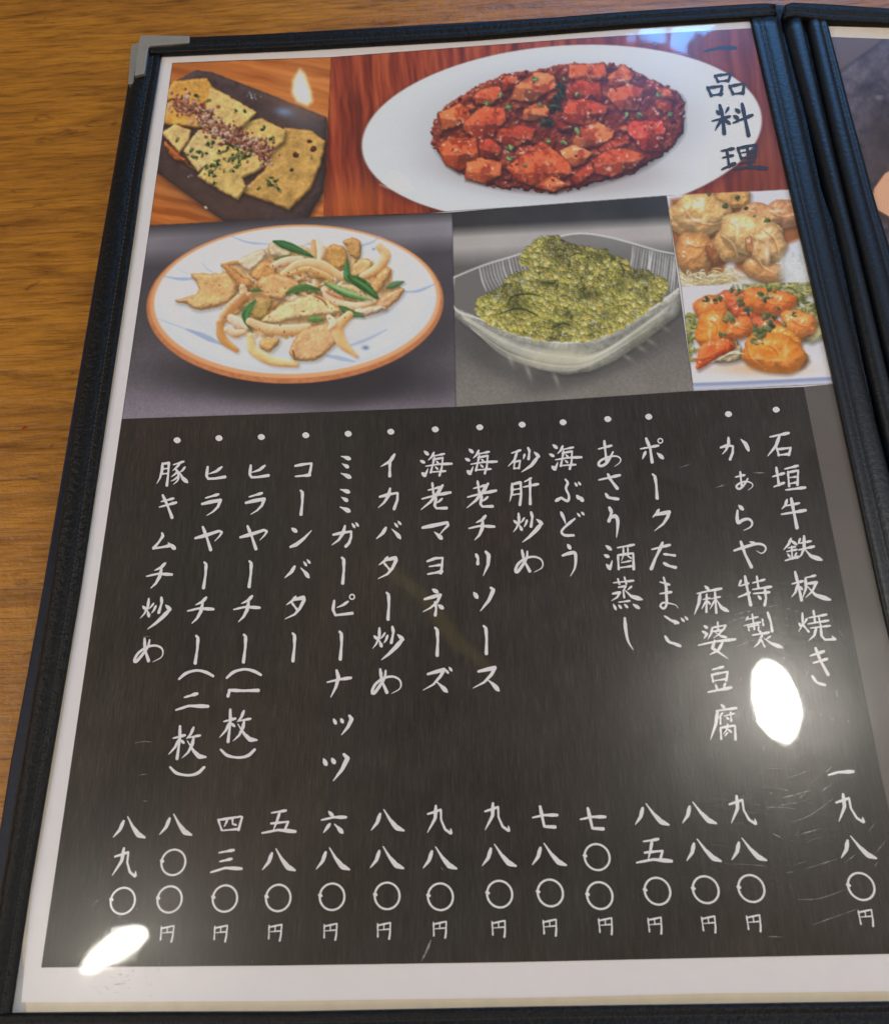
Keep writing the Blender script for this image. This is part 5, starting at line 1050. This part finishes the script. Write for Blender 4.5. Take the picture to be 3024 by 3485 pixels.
for cx, cy, n, r0, r1 in ((2632, 2393, 90, 150, 330), (398, 3230, 60, 80, 220)):    # fine scratches round the two lamp reflections, their glint drawn as pale slivers
    for i in range(n):
        a = rs.uniform(0, 6.28); r = rs.uniform(r0, r1); l = rs.uniform(5, 26) / r
        f = lambda b, rr: (cx + rr * .8 * math.cos(b), cy + rr * math.sin(b))
        q = [f(a, r), f(a + l / 2, r + rs.uniform(-3, 3)), f(a + l, r + rs.uniform(-4, 4))]
        if all(60 < x < 2960 and y < 3400 for x, y in q) : sc.append((q, rs.uniform(1.2, 2.4)))
sc += [([(455, 2530), (490, 2524), (520, 2527)], 3), ([(470, 2640), (488, 2636), (505, 2636)], 2.6), ([(480, 2170), (500, 2166), (512, 2168)], 2.4), ([(1432, 3275), (1450, 3240), (1468, 3195)], 7), ([(2428, 1662), (2448, 1655), (2462, 1648)], 2.6), ([(2433, 1660), (2460, 1653), (2476, 1648)], 2.2),
       ([(2310, 1592), (2330, 1586), (2348, 1578)], 2.2), ([(1234, 3128), (1238, 3134), (1242, 3140)], 3), ([(1500, 2950), (1504, 2958), (1508, 2966)], 2.4)]
hair('scratches', sc, M['scratch'], sleeve, ZC)

# ------------------------------------------------------------------ leatherette edging
def edging(name, inner, outer, prof, mat, parent, n=70, seed=0):
    """A padded strip between two photo outlines; prof: (share of the width, height over the table)."""
    I, O = resample(inner, n), resample(outer, n); V = []; Fc = []; m = len(prof); rg = np.random.default_rng(seed)
    wob = np.cumsum(rg.normal(0, .00002, n)); wob -= np.linspace(0, wob[-1], n)
    for i in range(n):
        for u, z in prof:
            x, y = I[i] * (1 - u) + O[i] * u
            q = P(x, y, .0088); V.append((q[0], q[1], z + wob[i] * .4))
    for i in range(n - 1):
        for j in range(m - 1): Fc.append((i * m + j, i * m + j + 1, (i + 1) * m + j + 1, (i + 1) * m + j))
    Fc.append(tuple(range(m - 1, -1, -1))); Fc.append(tuple((n - 1) * m + j for j in range(m)))
    o = mesh(name, V, Fc, mat, parent, smooth=True); bm_fix(o); return o

def bm_fix(o):
    import bmesh
    b = bmesh.new(); b.from_mesh(o.data); bmesh.ops.recalc_face_normals(b, faces=b.faces); b.to_mesh(o.data); b.free()

def stitching(parent, inner, outer, u, z, pitch=15, wd=4.5, mat='thread', seed=0):
    """A row of thread stitches, each a small rounded bar."""
    I, O = resample(inner, 200), resample(outer, 200); c = I * (1 - u) + O * u
    L = np.linalg.norm(np.diff(c, axis=0), axis=1).sum(); c = resample(c, int(L / pitch)); V, Fc = [], []; rg = random.Random(seed)
    for i in range(len(c) - 1):
        a = c[i] + (c[i + 1] - c[i]) * .08; b = c[i] + (c[i + 1] - c[i]) * .90; t = (b - a) / np.linalg.norm(b - a); nr = np.array([-t[1], t[0]]) * wd / 2
        sl = nr * rg.uniform(-.3, .3)
        n = len(V)
        for s, h in ((0, 0), (.25, 1), (.75, 1), (1, 0)):
            q = a + (b - a) * s + sl * (s - .5); hw = .6 + .4 * h
            for e, zz in ((-1, 0), (0, .00016), (1, 0)):
                w3 = P(*(q + nr * e * hw), .0088); V.append((w3[0], w3[1], z + (zz + .00006) * h - .00005))
        for k in range(3):
            for e in range(2): Fc.append((n + k * 3 + e, n + k * 3 + e + 1, n + k * 3 + 4 + e, n + k * 3 + 3 + e))
    return mesh('stitching', V, Fc, M[mat], parent, smooth=True)

ZL = ZS + .0001
def prof(h, z0=.0035, groove=.34, gd=.00030, dome=.0003):
    return [(0, ZL - .0007), (0.0, ZL + h * .55), (.03, ZL + h * .85), (.10, ZL + h), (groove - .07, ZL + h * .98), (groove, ZL + h * .98 - gd), (groove + .07, ZL + h * .98),
            (.60, ZL + h + dome), (.82, ZL + h + dome * .6), (.93, ZL + h * .7), (.985, ZL + h * .1), (1.0, ZL - .0012), (1.0, z0)]
LI = [(548, 172), (478, 600), (452, 800), (271, 2000), (169, 2600), (100, 3010), (36, 3436), (26, 3500)]
LO = [(467, 172), (457, 266), (440, 290), (382, 600), (354, 800), (244, 1480), (172, 2000), (74, 2600), (20, 2930), (-62, 3436), (-76, 3500)]
e = edging('leather_edging', LI, LO, prof(.0006, groove=.30), M['leather'], menu, seed=1); stitching(e, LI, LO, .30, ZL + .00038, seed=1)
TI = [(502, 186), (550, 184), (1000, 164), (1600, 130), (2126, 89), (2550, 62), (2640, 56)]
TO = [(486, 128), (644, 126), (1040, 112), (1600, 83), (2126, 40), (2595, 11), (2634, 15)]
# the spine side first, then the top strip laid over it
RI = [(2548, 40), (2554, 69), (2620, 356), (2687, 644), (2765, 980), (2837, 1300), (2999, 2050), (3200, 2900), (3420, 3700)]
RO = [(2650, 40), (2663, 90), (2723, 350), (2790, 644), (2872, 980), (2952, 1300), (3150, 2050), (3380, 2900), (3600, 3700)]
e = edging('leather_edging', RI, RO, [(0, ZL - .0007), (0, ZL + .0004), (.04, ZL + .0006), (.12, ZL + .0007), (.26, ZL + .0007), (.32, ZL + .0004), (.38, ZL + .0007), (.55, ZL + .0008), (.74, ZL + .0008), (.90, ZL + .0005), (.97, ZL - .0006), (1, ZL - .002), (1, .0041)], M['leather_smooth'], menu, seed=3); stitching(e, RI, RO, .32, ZL + .00048, seed=3)
e = edging('leather_edging', TI, TO, [(0, ZL - .0007), (0, ZL + .0009), (.05, ZL + .0012), (.16, ZL + .0013), (.26, ZL + .0013), (.33, ZL + .00095), (.40, ZL + .0013), (.62, ZL + .0015), (.86, ZL + .0012), (.96, ZL + .0004), (1, ZL - .001), (1, .0035)], M['leather'], menu, seed=2); stitching(e, TI, TO, .33, ZL + .00102, pitch=13, wd=3.6, seed=2)
BI = [(-30, 3462), (28, 3447), (560, 3444), (1000, 3443), (1850, 3426), (2650, 3414), (3024, 3409), (3400, 3402)]
BO = [(-60, 3610), (28, 3600), (560, 3596), (1000, 3594), (1850, 3578), (2650, 3568), (3024, 3564), (3400, 3560)]
e = edging('leather_edging', BI, BO, prof(.0013, groove=.25), M['leather'], menu, seed=4); stitching(e, BI, BO, .25, ZL + .00105, pitch=17, seed=4)
# the facing cover: spine ridge, slit, edging
polysheet('hinge', [(2640, 30), (2690, 30), (2800, 440), (2890, 786), (3000, 1258), (3210, 2100), (3560, 3700), (3400, 3700), (3180, 2300), (2930, 1258), (2780, 644), (2710, 299)], .0040, M['leather'], menu)
V1 = [(2664, 50), (2672, 107), (2762, 440), (2850, 786), (2955, 1258), (3160, 2100), (3520, 3600)]
V2 = [(2724, 40), (2736, 80), (2792, 330), (2848, 566), (2944, 944), (2996, 1164), (3230, 2100), (3600, 3600)]
edging('spine_fold', V1, V2, [(0, .0041), (0, .0060), (.08, .0074), (.22, .0085), (.45, .0090), (.80, .0092), (.93, .0088), (1, .0074), (1, .0041)], M['leather_smooth'], menu, seed=5)
V3 = [(2741, 40), (2748, 80), (2804, 330), (2860, 566), (2954, 944), (3006, 1164), (3240, 2100), (3620, 3600)]
V4 = [(2806, 40), (2814, 75), (2896, 390), (2977, 686), (3024, 837), (3160, 1300), (3420, 2100), (3900, 3600)]
e = edging('leather_edging', V4, V3, [(0, ZL - .0007), (0, ZL + .0004), (.05, ZL + .0007), (.22, ZL + .0008), (.30, ZL + .0004), (.37, ZL + .0007), (.6, ZL + .0009), (.85, ZL + .0006), (.95, ZL), (1, ZL - .0014), (1, .004)], M['leather_smooth'], menu, seed=6); stitching(e, V4, V3, .30, ZL + .00048, seed=6)
XI = [(2664, 66), (2700, 58), (2817, 73), (3024, 83), (3300, 95)]
XO = [(2668, 18), (2690, 9), (2830, 14), (3024, 28), (3300, 42)]
e = edging('leather_edging', XI, XO, [(0, ZL - .0007), (0, ZL + .0009), (.05, ZL + .0012), (.16, ZL + .0013), (.22, ZL + .0013), (.28, ZL + .0009), (.34, ZL + .0013), (.62, ZL + .0015), (.86, ZL + .0012), (.96, ZL + .0004), (1, ZL - .001), (1, .0035)], M['leather'], menu, seed=7); stitching(e, XI, XO, .28, ZL + .00098, pitch=13, wd=3.6, seed=7)

# ------------------------------------------------------------------ steel corner guards
def guard(name, outline, z0, z1, zoff):
    v = px(outline, zoff); n = len(v); V = [(*p[:2], z1) for p in v] + [(*p[:2], z0) for p in v]
    f = [tuple(range(n - 1, -1, -1))] + [tuple(range(n, 2 * n))] + [(i, (i + 1) % n, (i + 1) % n + n, i + n) for i in range(n)]
    o = mesh(name, V, f, M['metal'], menu); bm_fix(o)
    b = o.modifiers.new('bevel', 'BEVEL'); b.width = .00025; b.segments = 2; b.limit_method = 'ANGLE'
    return o
g1 = guard('corner_guard', [(480, 123), (646, 125), (646, 147), (640, 149), (512, 159), (506, 164), (500, 205), (493, 253), (476, 257), (459, 260), (466, 200), (474, 145)], .0062, ZL + .00185, .0098)
g2 = guard('corner_guard', [(446, 158), (450, 154), (474, 144), (476, 152), (466, 205), (456, 263), (455, 284), (437, 287), (436, 280)], .0012, .0068, .0066)
# crumb on the table
c = P(84, 1457, .0); mesh('table_speck', [(c[0] - .0008, c[1] - .0004, .0001), (c[0] + .0009, c[1] + .0002, .0001), (c[0] + .0004, c[1] + .0007, .0001), (c[0], c[1] + .0002, .0007)], [(0, 1, 3), (1, 2, 3), (2, 0, 3), (2, 1, 0)], M['red'])
s = bpy.data.objects['table_speck']; s.name = 'red_crumb'; s['label'] = 'tiny red crumb lying on the wooden table left of the menu'; s['category'] = 'crumb'
